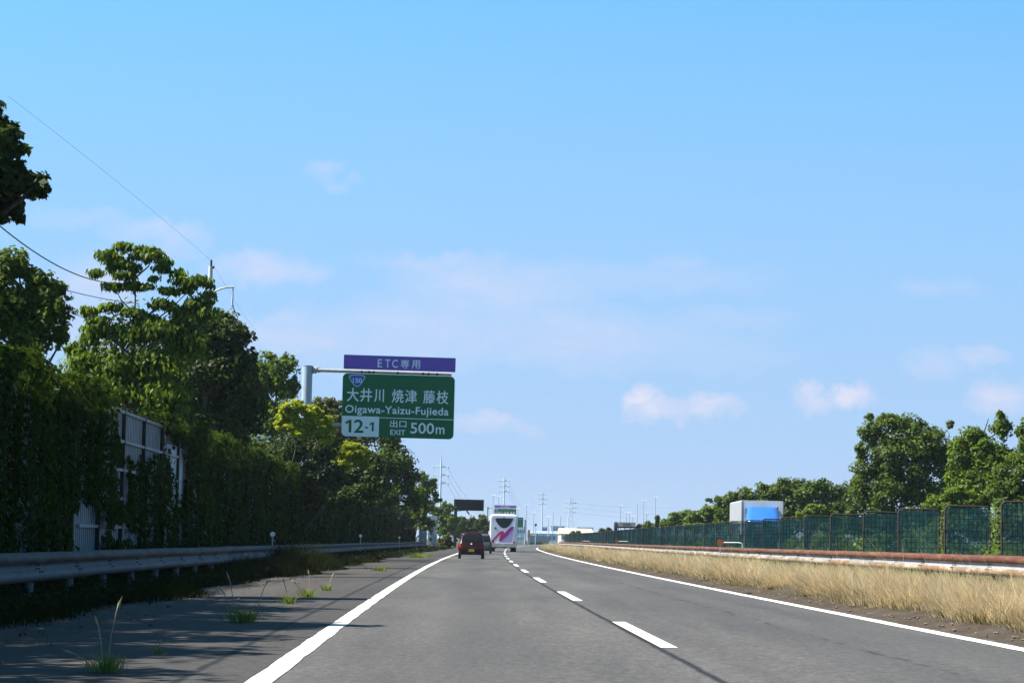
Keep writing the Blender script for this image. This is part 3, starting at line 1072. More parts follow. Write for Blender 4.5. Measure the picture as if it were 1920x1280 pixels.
HOLES = [(65.8, 3.85, 6.0, 0.85), (62.9, 2.6, 1.9, 0.80), (57.8, 1.15, 2.2, 0.75), (57.6, 0.55, 2.3, 0.45), (62.8, 1.2, 2.2, 0.24), (66.0, 1.0, 1.2, 0.18),
         (75.4, 2.85, 2.3, 1.1), (76.4, 1.3, 0.7, 0.55), (72.6, 3.5, 1.6, 0.45)]
ivy('dense dark ivy covering the wall before the bare slatted gap', 18, 62.6, 74000, 0.115, HOLES)
ivy('patchy ivy strands hanging in the gap between bare slatted panels', 62.0, 75.5, 15000, 0.115, HOLES)
ivy('tall ivy curtain on the barrier between the bare gap and the sign post', 75.0, 135, 62000, 0.15, HOLES)
ivy('distant ivy covered stretch of barrier between the sign and the white end panels', 135, 297, 47000, 0.26)


def end_panels():
    """Bare end of the barrier beyond the ivy: louvred bay, smooth white panel and a low rail."""
    root = empty('barrier_end', on(-10.4, 300))
    tag(root, 'short bare white barrier section at the far end of the ivy wall', 'wall')
    off = root.location
    def P(px, py, D):
        return at(px, py, D) - off
    mb = MB()
    a, b = P(785, 1012, 292), P(800, 1012, 300)
    zt = P(785, 966, 292).z
    n = 15
    for k in range(n):
        c = a.lerp(b, (k + 0.5) / n)
        mb.box((c.x, c.y, (a.z - 1 + zt) / 2), (0.05, 0.3, zt - a.z + 1))
    mb.box(((a.x + b.x) / 2 - 0.25, (a.y + b.y) / 2, (a.z - 1 + zt) / 2), (0.08, 9.6, zt - a.z + 1))
    mb.build('louvred_panel', M['bay_panel'], root)
    mb = MB()
    for zf in (0.0, 0.33, 0.66, 1.0):
        c = a.lerp(b, 0.5)
        mb.box((c.x + 0.05, c.y, a.z + (zt - a.z) * zf), (0.12, 9.0, 0.10))
    mb.build('ledge', M['panel'], root)
    mb = MB()
    c = P(811, 1000, 303)
    h = P(811, 965, 303).z
    mb.box((c.x, c.y, (h - 2.4) / 2), (1.02, 1.4, h + 2.2))
    mb.build('end_panel', mat('end_panel_grey', (0.36, 0.38, 0.40), 0.6, 0, 0.08, 1.0, dirt=(0.2, 0.18, 0.15), dirt_amt=0.4), root)
    mb = MB()
    c2 = P(809, 998, 302)
    mb.box((c2.x - .08, c.y - 0.74, c2.z), (0.16, 0.06, 0.55))
    mb.box((c2.x - .10, c.y - 0.74, c2.z - 0.75), (0.26, 0.06, 0.42))
    mb.build('hatch', M['dark'], root)


end_panels()


# ------------------------------------------------------------------ trees on the left
GL = 'trees behind the left barrier'
make_tree('broadleaf_tree', 'dark glossy leaved tree cut off by the top left edge of the photo', 45.5, -13.5,
          [(-70, 300, 120, 120, 0), (40, 350, 48, 55, 0), (-5, 265, 50, 50, 0), (20, 400, 36, 30, 0.3), (-12, 205, 22, 26, 0.2), (70, 355, 24, 32, -0.3),
           (-120, 200, 90, 90, .4), (-60, 420, 80, 50, 0), (5, 320, 55, 60, 0.4), (-170, 330, 120, 130, 0.5)],
          15000, 0.15, 'dark', group=GL, trunk_r=0.2, fork_t=(0.6, 0.88))
make_tree('broadleaf_tree', 'rounded olive green tree at the left edge above the ivy wall', 64.5, -12.6,
          [(18, 505, 36, 42), (80, 560, 48, 45), (25, 580, 62, 55), (100, 600, 34, 48), (50, 640, 62, 50), (-45, 590, 75, 100), (115, 640, 20, 30), (60, 525, 30, 25), (-20, 690, 90, 60)],
          19000, 0.14, 'mid', group=GL, trunk_r=0.15)
make_tree('broadleaf_tree', 'tall open tree with drooping leaf clusters and bare upper branches on the left', 72, -11.9,
          [(205, 484, 26, 16), (222, 492, 20, 9), (268, 484, 24, 11), (300, 506, 18, 9), (232, 518, 26, 9), (270, 540, 18, 10), (345, 530, 22, 10), (365, 572, 24, 14), (275, 602, 30, 13), (185, 604, 24, 11), (232, 466, 20, 10), (262, 470, 14, 9), (288, 478, 22, 13), (308, 494, 16, 11), (182, 514, 18, 8), (212, 500, 24, 10), (252, 502, 18, 9), (335, 514, 18, 9), (372, 528, 26, 11), (395, 536, 10, 9),
           (215, 540, 22, 9), (246, 536, 18, 9), (288, 524, 12, 7), (318, 548, 22, 8), (352, 545, 16, 8), (392, 560, 18, 14), (165, 586, 20, 11), (205, 580, 26, 10), (250, 590, 24, 11), (300, 572, 26, 11), (340, 585, 28, 14), (385, 590, 26, 18),
           (190, 620, 36, 18), (240, 635, 40, 20), (290, 620, 36, 20), (165, 645, 22, 20), (330, 625, 40, 26), (165, 690, 45, 30), (225, 690, 52, 30), (290, 690, 54, 36), (210, 735, 80, 30), (300, 755, 56, 36), (140, 665, 20, 22), (350, 650, 40, 40)],
          19000, 0.165, 'fresh', group=GL, trunk_r=0.075, droop=True, twigs=22, lump=0.55, core=0.0, w=0.24, depth=0.8, fork_t=(0.8, 0.55))
make_tree('broadleaf_tree', 'dense very dark rounded tree left of the sign post', 94, -11.9,
          [(372, 632, 62, 58), (430, 640, 50, 48), (405, 715, 85, 80), (335, 730, 70, 80), (455, 690, 30, 60), (450, 775, 56, 60), (380, 800, 90, 50), (355, 600, 34, 26), (415, 600, 34, 22), (330, 820, 70, 50)],
          26000, 0.17, 'dark', group=GL, trunk_r=0.2)
make_tree('broadleaf_tree', 'bright green tree just left of the grey sign post', 134, -12.4,
          [(505, 688, 30, 30), (540, 688, 22, 26), (480, 720, 40, 40), (525, 730, 38, 38), (480, 780, 50, 50), (525, 800, 40, 50), (552, 730, 10, 30), (470, 850, 60, 40)],
          15000, 0.18, 'fresh', group=GL, trunk_r=0.14)
make_tree('shrub', 'yellow green bush hanging over the wall in front of the sign post', 121, -11.4,
          [(540, 768, 20, 14, .2), (592, 786, 26, 14, .2), (556, 764, 26, 14, 0), (582, 772, 24, 14, 0), (606, 790, 22, 12, .1), (538, 782, 22, 14, .3), (575, 794, 30, 12, 0.4), (620, 806, 12, 10, .1), (548, 800, 26, 12, .3), (600, 812, 22, 12, .3), (565, 812, 26, 12, .3), (530, 800, 20, 14, .3), (612, 826, 16, 12, .3)],
          13500, 0.15, 'yellow', 'bush', GL, trunk_r=0.05, base=on(-11.3, 121, 0))
make_tree('shrub', 'dark bush under the yellow green bush below the sign post', 124, -11.6,
          [(560, 840, 46, 40), (600, 850, 40, 50), (530, 860, 44, 44), (575, 900, 60, 36), (570, 935, 50, 26), (625, 900, 24, 30), (500, 890, 50, 30)],
          13000, 0.18, 'dark', 'bush', GL, trunk_r=0.1)
make_tree('broadleaf_tree', 'olive tree showing between the sign post and the green sign', 168, -13.0,
          [(600, 770, 22, 28), (628, 765, 26, 24), (650, 790, 40, 34), (690, 820, 60, 40), (620, 820, 40, 40), (670, 770, 20, 20)],
          11000, 0.2, 'olive', group=GL, trunk_r=0.16)
make_tree('broadleaf_tree', 'bright yellow leaved tree below the white exit number', 127, -11.6,
          [(617, 815, 9, 11), (640, 842, 14, 12), (660, 848, 16, 10), (680, 858, 13, 12), (632, 860, 14, 10), (655, 868, 18, 10), (684, 874, 10, 9), (612, 800, 8, 9), (625, 832, 10, 10), (668, 836, 9, 7), (640, 878, 16, 9), (690, 848, 6, 6), (648, 852, 20, 14), (672, 866, 18, 12), (630, 846, 14, 12), (655, 838, 18, 10), (678, 846, 14, 12), (645, 868, 24, 12)],
          12500, 0.16, 'yellow', group=GL, trunk_r=0.08)
make_tree('shrub', 'shaded dark bush below the bright yellow tree', 131, -11.6,
          [(640, 900, 44, 30), (690, 915, 44, 40), (660, 930, 60, 26), (620, 920, 30, 24), (700, 880, 20, 40)],
          8500, 0.2, 'dark', 'bush', GL, trunk_r=0.1)
make_tree('broadleaf_tree', 'dark green conical tree right under the green sign', 185, -12.2,
          [(732, 838, 26, 24), (745, 872, 34, 34), (718, 875, 34, 44), (760, 905, 30, 34), (728, 925, 50, 34), (776, 940, 24, 26), (700, 940, 40, 24), (738, 815, 16, 14)],
          14000, 0.22, 'mid', group=GL, trunk_r=0.16)
make_tree('broadleaf_tree', 'small tree with stray twigs left of the dark message board', 235, -12.0,
          [(792, 898, 15, 14), (806, 912, 14, 18), (790, 930, 22, 26), (786, 965, 16, 22), (800, 985, 20, 16), (816, 930, 9, 9), (822, 938, 8, 6), (800, 950, 24, 16), (815, 900, 6, 5), (778, 950, 16, 20)],
          7000, 0.24, 'fresh', group=GL, trunk_r=0.12)
make_tree('broadleaf_tree', 'pale green tree behind the message board post', 345, -14.0,
          [(838, 955, 16, 14), (830, 975, 16, 18), (845, 978, 18, 18), (822, 962, 12, 12), (838, 995, 20, 14)],
          5000, 0.34, 'fresh', group=GL, trunk_r=0.16)
make_tree('shrub', 'dark bush beside the guard rail end left of the red car', 262, -9.4,
          [(838, 1012, 9, 12), (830, 1016, 10, 9), (844, 1020, 8, 8)], 2600, 0.22, 'olive', 'bush', GL, trunk_r=0.05)
for k, (px, py, lab) in enumerate([(866, 982, 'rounded green bush under the left half of the message board'), (886, 984, 'rounded green bush under the right half of the message board'),
                                   (905, 982, 'green bush between the message board and the bus')]):
    make_tree('shrub', lab, 380, -12.0, [(px, py, 13, 13), (px - 6, py + 10, 13, 12), (px + 8, py + 8, 12, 12), (px, py - 8 - 3 * (k == 2), 8, 8), (px, py + 22, 16, 10)], 3600, 0.36, ['mid', 'olive', 'mid'][k], 'bush', GL, trunk_r=0.12)
# trees beside the camera, left of the frame, whose shade falls on the shoulder
SHADE = [(19.5, -12.2, 9.4, 2.2, 'beside the camera'), (23.5, -12.4, 9.9, 2.1, 'second past the camera'), (27.5, -12.3, 9.6, 2.2, 'third past the camera'), (31.0, -12.5, 10.9, 1.5, 'the tallest past the camera'),
         (34.5, -12.4, 9.4, 2.2, 'fifth past the camera'), (38.5, -12.3, 9.8, 2.1, 'sixth past the camera'), (42.5, -12.5, 9.2, 2.2, 'seventh past the camera'),
         (78.5, -12.2, 8.2, 2.0, 'right behind the open tree'),
         (101, -12.3, 7.8, 2.0, 'right of the dense dark tree'), (107.5, -12.6, 7.0, 1.8, 'left of the bright tree by the post'), (150, -12.4, 6.6, 2.2, 'below the olive tree')]
for k, (D, o, h, r, where) in enumerate(SHADE):
    b_ = on(o, D)
    root = empty('broadleaf_tree', b_)
    tag(root, 'leafy green filler tree behind the left wall, %s' % where, 'tree', GL)
    cl = [(0, 0, h - r, r * 0.8, r * 1.15, r), (0.3, 0.6, h - 2 * r, r, r * 1.25, r), (-.2, -.6, h - 2.6 * r, r, r * 1.25, r), (0.5, 0.9, h - 1.2 * r, r * .5, r * .6, r * .5), (0.4, -1.1, h - 1.2 * r, r * .5, r * .6, r * .5)]
    if D < 50:
        cl += [(0.7, random.uniform(-1, 1), h - 0.55 * r, r * .45, r * .4, r * .35)]
    P, Nn, T = crown_points(cl, 5200 if D < 50 else 9000)
    leaves('crown', P, Nn, (0.26 if D < 50 else 0.11 + D / 1500) * rng.uniform(.7, 1.3, len(P)), L[['mid', 'dark', 'olive'][k % 3]], root, None, T)
    mb = MB()
    mb.tube([(0, 0, -.1), (0.05, 0, h * 0.4), (0, 0, h * 0.75)], [0.16, 0.12, 0.05])
    for d in ((0.7, 0.8), (-.6, 0.7), (0.5, -0.9), (-.5, -.8)):
        mb.tube([(0.03, 0, h * 0.42), (d[0] * 0.5 * r, d[1] * 0.5 * r, h * 0.6), (d[0] * 0.7 * r, d[1] * r * 0.8, h * 0.72)], [0.07, 0.05, 0.02], 6)
    mb.build('trunk', M['bark'], root, fix=False)

# ------------------------------------------------------------------ trees on the right
GR = 'trees beyond the opposite carriageway'
make_tree('broadleaf_tree', 'large rounded green tree right of the blue fronted truck', 152, 22,
          [(1690, 800, 50, 28), (1640, 820, 34, 40), (1735, 822, 50, 34), (1700, 850, 70, 40), (1635, 880, 38, 40), (1690, 900, 60, 44), (1755, 870, 42, 44), (1650, 930, 60, 44), (1740, 930, 60, 44), (1780, 796, 9, 12), (1632, 784, 12, 10), (1665, 785, 24, 12), (1610, 905, 14, 34), (1612, 850, 14, 26), (1640, 975, 60, 40), (1720, 980, 70, 40), (1690, 1010, 90, 30), (1790, 905, 30, 50), (1785, 850, 22, 30)],
          38000, 0.20, 'mid', group=GR, trunk_r=0.25)
make_tree('broadleaf_tree', 'paler green tree between the large tree and the right photo edge', 136, 22,
          [(1830, 830, 40, 30), (1875, 808, 24, 26), (1875, 785, 12, 18), (1810, 860, 40, 36), (1855, 870, 50, 40), (1830, 910, 60, 44), (1810, 945, 50, 34), (1790, 900, 20, 30), (1820, 990, 80, 40), (1795, 840, 22, 22), (1880, 860, 40, 40), (1890, 930, 50, 40)],
          24000, 0.19, 'fresh', group=GR, trunk_r=0.18)
make_tree('broadleaf_tree', 'dark tree cut off by the right edge of the photo', 126, 23,
          [(1925, 830, 24, 40), (1940, 880, 60, 50), (1890, 915, 44, 46), (1950, 800, 40, 40), (1920, 950, 70, 40), (1930, 1000, 80, 40)],
          15000, 0.19, 'mid', group=GR, trunk_r=0.18)
make_tree('shrub', 'low bright bush behind the screens below the large right tree', 128, 22,
          [(1800, 935, 40, 24), (1845, 930, 34, 22), (1770, 950, 40, 24)], 5000, 0.17, 'fresh', 'bush', GR, trunk_r=0.06)
make_tree('broadleaf_tree', 'dark green tree directly right of the truck, left of the large tree', 205, 23,
          [(1580, 930, 22, 26), (1545, 920, 38, 24), (1520, 930, 30, 26), (1560, 955, 44, 30), (1596, 955, 16, 26), (1560, 990, 60, 26)], 13000, 0.24, 'mid', group=GR, trunk_r=0.18)
make_tree('shrub', 'bright green bush beside the right side of the truck', 180, 20,
          [(1530, 960, 26, 16), (1510, 970, 20, 14), (1550, 968, 22, 14)], 3500, 0.2, 'fresh', 'bush', GR, trunk_r=0.06)
make_tree('broadleaf_tree', 'dark tree rising behind the right half of the truck', 210, 23,
          [(1500, 918, 26, 22), (1465, 918, 30, 22), (1480, 945, 50, 34), (1440, 925, 26, 22), (1470, 985, 60, 30)], 11000, 0.24, 'mid', group=GR, trunk_r=0.18)
make_tree('broadleaf_tree', 'dark tree rising behind the left half of the truck', 214, 23,
          [(1405, 932, 28, 20), (1375, 940, 26, 22), (1350, 940, 12, 14), (1330, 938, 8, 5), (1400, 960, 50, 30), (1360, 965, 24, 26), (1385, 990, 50, 26)], 10000, 0.24, 'mid', group=GR, trunk_r=0.18)
make_tree('broadleaf_tree', 'light green tree left of the truck above the screens', 245, 23,
          [(1330, 958, 22, 14), (1312, 970, 26, 14), (1345, 975, 22, 18), (1320, 990, 40, 14)], 6500, 0.27, 'fresh', group=GR, trunk_r=0.15)
make_tree('broadleaf_tree', 'low yellow green tree at the left end of the right tree row', 300, 23,
          [(1268, 970, 20, 11), (1288, 966, 18, 10), (1250, 982, 18, 12), (1280, 985, 30, 14)], 4500, 0.32, 'fresh', group=GR, trunk_r=0.12)
make_tree('conifer', 'narrow dark conifer at the left end of the right tree row', 310, 23,
          [(1232, 972, 4, 7), (1232, 982, 5, 8)], 900, 0.30, 'dark', group=GR, trunk_r=0.1)
for k, (px, py, D, rx, lab) in enumerate([(1216, 984, 330, 9, 'small bush above the screens right of the grey truck'), (1201, 987, 336, 7, 'tiny bush touching the right end of the grey truck'),
                                          (1129, 993, 400, 5, 'tiny bush above the screens left of the grey truck'), (1141, 992, 396, 5, 'tiny bush just left of the grey truck'),
                                          (1074, 999, 440, 5, 'small dark bush left of two before the cream roofed building'), (1084, 999, 438, 6, 'small dark bush right of two before the cream roofed building')]):
    make_tree('shrub', lab, D, 0, [(px, py, rx, rx * 0.9), (px - rx * .6, py + 6, rx, 7), (px + rx * .6, py + 6, rx, 7)], 1000, 0.3, ['mid', 'dark'][k % 2], 'bush', GR, trunk_r=0.06,
              base=Vector((at(px, py, D).x, D, G(at(px, py, D).x))))


# ------------------------------------------------------------------ guard rails
PROF = [(0.0, 0.40), (0.05, 0.425), (0.085, 0.465), (0.085, 0.52), (0.05, 0.565), (0.006, 0.585), (0.0, 0.62), (0.006, 0.655),
        (0.05, 0.675), (0.085, 0.72), (0.085, 0.775), (0.05, 0.815), (0.0, 0.84)]


def guard_rail(name, label, offs, y0, y1, side, mats, post_to, post_mat):
    """W-beam rail; side +1 bulges towards +x (left rail), -1 towards -x."""
    root = empty(name, on(offs(y0), y0))
    tag(root, label, 'guard rail')
    off = root.location
    ys = list(np.arange(y0, y1, 2.0)) + [y1]
    th = 0.004
    V, U, q, mi = [], [], [], []
    loop = [(a, z) for a, z in PROF] + [(a - 0.012, z) for a, z in reversed(PROF)]
    n = len(loop)
    for y in ys:
        p = on(offs(y), y)
        dip = random.uniform(-0.006, 0.006)
        for k, (a, z) in enumerate(loop):
            V.append((p.x + side * a - off.x, y - off.y, p.z + z + dip - off.z))
            U.append((y, z))
    for j in range(len(ys) - 1):
        for k in range(n):
            k2 = (k + 1) % n
            q.append((j * n + k, j * n + k2, (j + 1) * n + k2, (j + 1) * n + k))
            z = (loop[k][1] + loop[k2][1]) / 2
            mi.append(0 if z > 0.675 else (1 if z > 0.565 else 2))
    # bolt heads and the dark lap line at every joint belong to the beam
    def bx(c, d):
        k = len(V)
        for a in (-1, 1):
            for b_ in (-1, 1):
                for e in (-1, 1):
                    V.append((c[0] + a * d[0] / 2 - off.x, c[1] + b_ * d[1] / 2 - off.y, c[2] + e * d[2] / 2 - off.z))
                    U.append((c[1], c[2]))
        for f in ((0, 1, 3, 2), (4, 6, 7, 5), (0, 4, 5, 1), (2, 3, 7, 6), (0, 2, 6, 4), (1, 5, 7, 3)):
            q.append(tuple(k + i for i in f))
            mi.append(3)
    for y in np.arange(y0 + 1, min(y1, 170), 4.0):
        for dy in (-0.10, 0.06, 0.22):
            p = on(offs(y + dy), y + dy)
            for zz, out in ((0.592, 0.006), (0.648, 0.006), (0.545, 0.066)):
                bx((p.x + side * out, y + dy, p.z + zz), (0.03, 0.035, 0.022))
        p = on(offs(y), y)
        for zz, dz in ((0.745, 0.07), (0.492, 0.07)):
            bx((p.x + side * 0.082, y - 0.16, p.z + zz), (0.012, 0.016, dz))
    o = fast_mesh('rail_beam', V, q, list(mats) + [M['dark']], root, uv=U)
    o.data.polygons.foreach_set('material_index', np.array(mi, np.int32))
    y = y0 + 1.0
    while y < post_to:
        p = on(offs(y), y) - off
        mb = MB()
        mb.tube([(p.x - side * 0.10, y - off.y, p.z - 0.1), (p.x - side * 0.10, y - off.y, p.z + 0.80)], 0.07, 10)
        mb.box((p.x - side * 0.035, y - off.y, p.z + 0.62), (0.06, 0.09, 0.12))
        mb.build('post', post_mat, root, fix=False)
        y += 4.0
    return root


def left_off(y):
    return -8.45


def right_off(y):
    return taper(y, 9.1, 6.3)


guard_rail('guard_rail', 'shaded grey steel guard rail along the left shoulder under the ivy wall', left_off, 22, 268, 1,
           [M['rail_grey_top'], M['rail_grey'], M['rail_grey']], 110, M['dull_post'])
guard_rail('guard_rail', 'rusty cream and red steel guard rail behind the dry grass on the right', right_off, 30, 402, -1,
           [M['rail_top_rust'], M['rail_mid'], M['rail_low']], 120, M['rustpipe'])


def delineator(px, py, D, label):
    p = at(px, py, D)
    root = empty('delineator', (p.x, D, G(p.x) + 0.5))
    tag(root, label, 'reflector post', 'round reflectors along the left rail')
    mb = MB()
    h = p.z - root.location.z
    mb.tube([(0, 0, -0.5), (0, 0, h)], 0.025, 8)
    mb.build('post', M['galv'], root, fix=False)
    mb = MB()
    mb.tube([(0, -0.03, h), (0, 0.03, h)], 0.085, 16)
    mb.build('reflector', M['white'], root, fix=False)


delineator(511, 1001, 86, 'white round reflector post nearest the camera on the left rail')
delineator(676, 1004, 148, 'white round reflector post in the middle of the left rail')
delineator(749, 1007, 205, 'small white reflector post two thirds along the left rail')
delineator(781, 1008, 250, 'faint reflector post at the far end of the left rail beside the white panels')


# ------------------------------------------------------------------ glare screens in the median
def screen_proto():
    root = empty('glare_screen', (0, 0, 0))
    W, H = 1.13, 2.02
    mb = MB()
    r = 0.10
    pts = [(0, 0, 0)] + [(r - r * math.cos(a), 0, H - r + r * math.sin(a)) for a in np.linspace(0, math.pi / 2, 5)]
    pts += [(W - r + r * math.sin(a), 0, H - r + r * math.cos(a)) for a in np.linspace(0, math.pi / 2, 5)] + [(W, 0, 0)]
    mb.tube(pts, 0.026, 8)
    mb.tube([(0, 0, 0.78), (W, 0, 0.78)], 0.012, 6)
    for x in (0, W):
        mb.box((x, -0.03, 1.40), (0.06, 0.05, 0.05))
    mb.build('frame', M['rustpipe'], root, fix=False)
    # sagging net with a crinkled hem
    nx, nz = 24, 30
    V, q = [], []
    r_ = np.random.default_rng(8)
    for j in range(nz + 1):
        for i in range(nx + 1):
            x = 0.03 + (W - 0.06) * i / nx
            z = 0.72 + (H - 0.045 - 0.72) * j / nz
            c = min(1, max(0, (0.98 - z) / 0.22))
            y = 0.012 * math.sin(x * 9) * math.sin(z * 5) + 0.03 * c * math.sin(x * 31 + 3 * math.sin(z * 30)) + r_.normal(0, 0.004)
            V.append((x, y, z))
    n = nx + 1
    q = [(j * n + i, j * n + i + 1, (j + 1) * n + i + 1, (j + 1) * n + i) for j in range(nz) for i in range(nx)]
    o = fast_mesh('net', V, q, M['net'], root)
    mb = MB()
    for x in np.arange(0.12, W, 0.115):
        mb.box((x, -0.012, 1.37), (0.011, 0.006, 1.26))
    for z in np.arange(0.80, H - 0.05, 0.15):
        mb.box((W / 2, -0.012, z), (W - 0.06, 0.0055, 0.011))
    mb.build('wire_grid', M['dark'], root, fix=False)
    return root


ORD = ['nearest', 'second', 'third', 'fourth', 'fifth', 'sixth', 'seventh', 'eighth', 'ninth', 'tenth', 'eleventh', 'twelfth', 'thirteenth', 'fourteenth', 'fifteenth',
       'sixteenth', 'seventeenth', 'eighteenth', 'nineteenth', 'twentieth', 'twenty-first', 'twenty-second', 'twenty-third', 'twenty-fourth', 'twenty-fifth', 'twenty-sixth',
       'twenty-seventh', 'twenty-eighth', 'twenty-ninth', 'thirtieth', 'thirty-first', 'thirty-second', 'thirty-third', 'thirty-fourth', 'thirty-fifth', 'thirty-sixth',
       'thirty-seventh', 'thirty-eighth', 'thirty-ninth', 'fortieth', 'forty-first', 'forty-second', 'forty-third', 'forty-fourth', 'forty-fifth', 'forty-sixth', 'forty-seventh', 'forty-eighth', 'forty-ninth', 'fiftieth']
proto = screen_proto()
EDGES = [1885, 1778, 1692, 1625, 1563, 1515, 1470, 1437]
for k in range(49):
    if k < len(EDGES):
        f = (EDGES[k] - 960) / FPX
        D = 58.0
        for _ in range(20):
            D = (10.0 + m(D)) / f
        D0 = D
    else:
        D = D0 + 7.0 * (k - len(EDGES) + 1)
    o = proto if k == 0 else copy_tree(proto)
    p = on(taper(D, 10.0, 7.0), D)
    o.location = p
    o.rotation_euler = (rad(random.uniform(-.6, .6)), rad(random.uniform(-.7, .7)), rad(random.uniform(-4, 3)))
    if k == 0:
        lab = 'nearest green net glare screen, cut off by the right photo edge behind the rail'
    elif k == 48:
        lab = 'farthest green net glare screen at the left end of the row'
    else:
        lab = '%s green net glare screen counting leftward from the right photo edge' % ORD[k]
    tag(o, lab, 'glare screen', 'green net glare screens along the median')

# vines climbing the frames of the nearest screens
for (px0, px1, D, lab) in ((1866, 1886, 60.5, 'green vine climbing between the two nearest glare screens'), (1768, 1780, 67, 'thin vine climbing between the second and third glare screens')):
    base = at((px0 + px1) / 2, 1060, D)
    base.z = G(base.x)
    root = empty('climbing_vine', base)
    tag(root, lab, 'vine')
    n = 600 if D < 62 else 220
    w = (px1 - px0) * D / FPX / 2
    z = rng.uniform(0.5, 2.15, n)
    P = np.stack([rng.normal(0, w * 0.55, n), rng.normal(0.35, 0.2, n), z], 1)
    leaves('leaves', P, np.stack([rng.normal(-.3, .5, n), np.full(n, -.5), np.full(n, 0.7)], 1), 0.085 * rng.uniform(.6, 1.3, n), L['mid'], root, None)
    mb = MB()
    for k in range(4):
        x = random.uniform(-w, w) * .6
        mb.tube([(x, 0.35, 0), (x + .03, 0.33, 0.8), (x - .04, .36, 1.5), (x, .35, 2.1)], [0.022, .018, .014, .006], 5)
    mb.build('stem', M['bark'], root, fix=False)


# low hedge between the screens and the opposite carriageway, seen through the nets
def median_shrubs():
    n = 26000
    y = 52 + 300 * rng.random(n) ** 1.4
    o = np.interp(y, [0, 300, 400], [11.15, 11.15, 8.0]) + rng.normal(0.0, 0.16, n)
    hump = np.clip(np.sin(y * 0.31) + 0.6 * np.sin(y * 0.13 + 2) + 0.25, 0.05, 1)
    z = rng.random(n) * (0.35 + 0.9 * hump)
    x = mY(y) + o
    Nn = np.stack([rng.normal(-.3, .5, n), rng.normal(-.4, .5, n), np.ones(n)], 1)
    ob = leaves('undergrowth', np.stack([x, y, gz(x) + z], 1), Nn, 0.10 * (0.7 + y / 130) * rng.uniform(.6, 1.3, n), L['fresh'])
    tag(ob, 'low green undergrowth behind the net screens', 'undergrowth', None, 'stuff')


median_shrubs()


def far_side_growth():
    n = 22000
    y = 60 + 330 * rng.random(n) ** 1.3
    o = np.interp(y, [0, 300, 400], [23.0, 23.0, 20.0]) + rng.normal(0.0, 0.5, n)
    z = rng.random(n) ** 0.8 * (1.3 + 0.6 * np.sin(y * 0.21) * np.sin(y * 0.077))
    x = mY(y) + o
    Nn = np.stack([rng.normal(-.3, .5, n), rng.normal(-.4, .5, n), np.ones(n)], 1)
    ob = leaves('undergrowth', np.stack([x, y, gz(x) + z], 1), Nn, 0.22 * (0.7 + y / 160) * rng.uniform(.6, 1.3, n), L['mid'])
    tag(ob, 'dark green growth along the far side of the opposite carriageway', 'undergrowth', None, 'stuff')


far_side_growth()


def bent_marker(px, py, D, wpx, label):
    """Orange disc on a bent white pipe standing above the rail."""
    p = at(px, py, D)
    k = D / FPX
    root = empty('rail_marker', (p.x, D, p.z))
    tag(root, label, 'marker', 'orange markers on the right rail')
    w = wpx * k
    mb = MB()
    mb.tube([(0.03, 0, 0.01), (w * 0.8, 0, 0.02), (w * 0.94, 0, 0.0), (w, 0, -0.06), (w, 0, -0.55)], 0.030, 8)
    mb.build('bent_pipe', M['white'], root, fix=False)
    mb = MB()
    mb.tube([(0, -0.03, 0), (0, 0.03, 0)], 0.13, 18)
    mb.build('disc', M['orange'], root, fix=False)
    mb = MB()
    mb.tube([(0, 0.05, 0.0), (0, 0.05, -0.55)], 0.02, 6)
    mb.build('stem', M['galv'], root, fix=False)


bent_marker(1351, 1017, 112, 41, 'orange disc marker with long white bent pipe nearest on the right rail')
bent_marker(1157, 1014.5, 215, 22, 'orange disc marker with white pipe below the distant grey truck')
bent_marker(1091, 1014, 300, 15, 'faint orange marker with pale pipe at the far end of the right rail')


# ------------------------------------------------------------------ signs
def text_points(s, bold=0.0, spacing=1.0):
    cu = bpy.data.curves.new('lettering', 'FONT')
    cu.body = s
    cu.size = 1.0
    cu.offset = bold
    cu.space_character = spacing
    cu.resolution_u = 4
    ob = bpy.data.objects.new('lettering', cu)
    COL.objects.link(ob)
    dg = bpy.context.evaluated_depsgraph_get()
    dg.update()
    me = ob.evaluated_get(dg).to_mesh()
    v = [tuple(x.co) for x in me.vertices]
    f = [tuple(p.vertices) for p in me.polygons]
    ob.evaluated_get(dg).to_mesh_clear()
    bpy.data.objects.remove(ob)
    bpy.data.curves.remove(cu)
    return v, f


def put_text(mb, s, u0, u1, v0, v1, y, S, mi=0, bold=0.012, spacing=1.0):
    """Fit a string into the box u0..u1 / v0..v1 (sign units, v down), at depth y."""
    v, f = text_points(s, 0.0, spacing)
    if not v:
        return
    a = np.array(v)
    lo, hi = a.min(0), a.max(0)
    k = (hi - lo)
    k[k < 1e-6] = 1
    w = bold * (v1 - v0)
    for i, (du, dv) in enumerate(((0, 0), (w, 0), (-w, 0), (0, w), (0, -w))):
        out = [((u0 + du + (p[0] - lo[0]) / k[0] * (u1 - u0)) * S, y - 0.0006 * i, -(v1 + dv - (p[1] - lo[1]) / k[1] * (v1 - v0)) * S) for p in a]
        mb.add(out, f, mi)
        if bold == 0:
            break


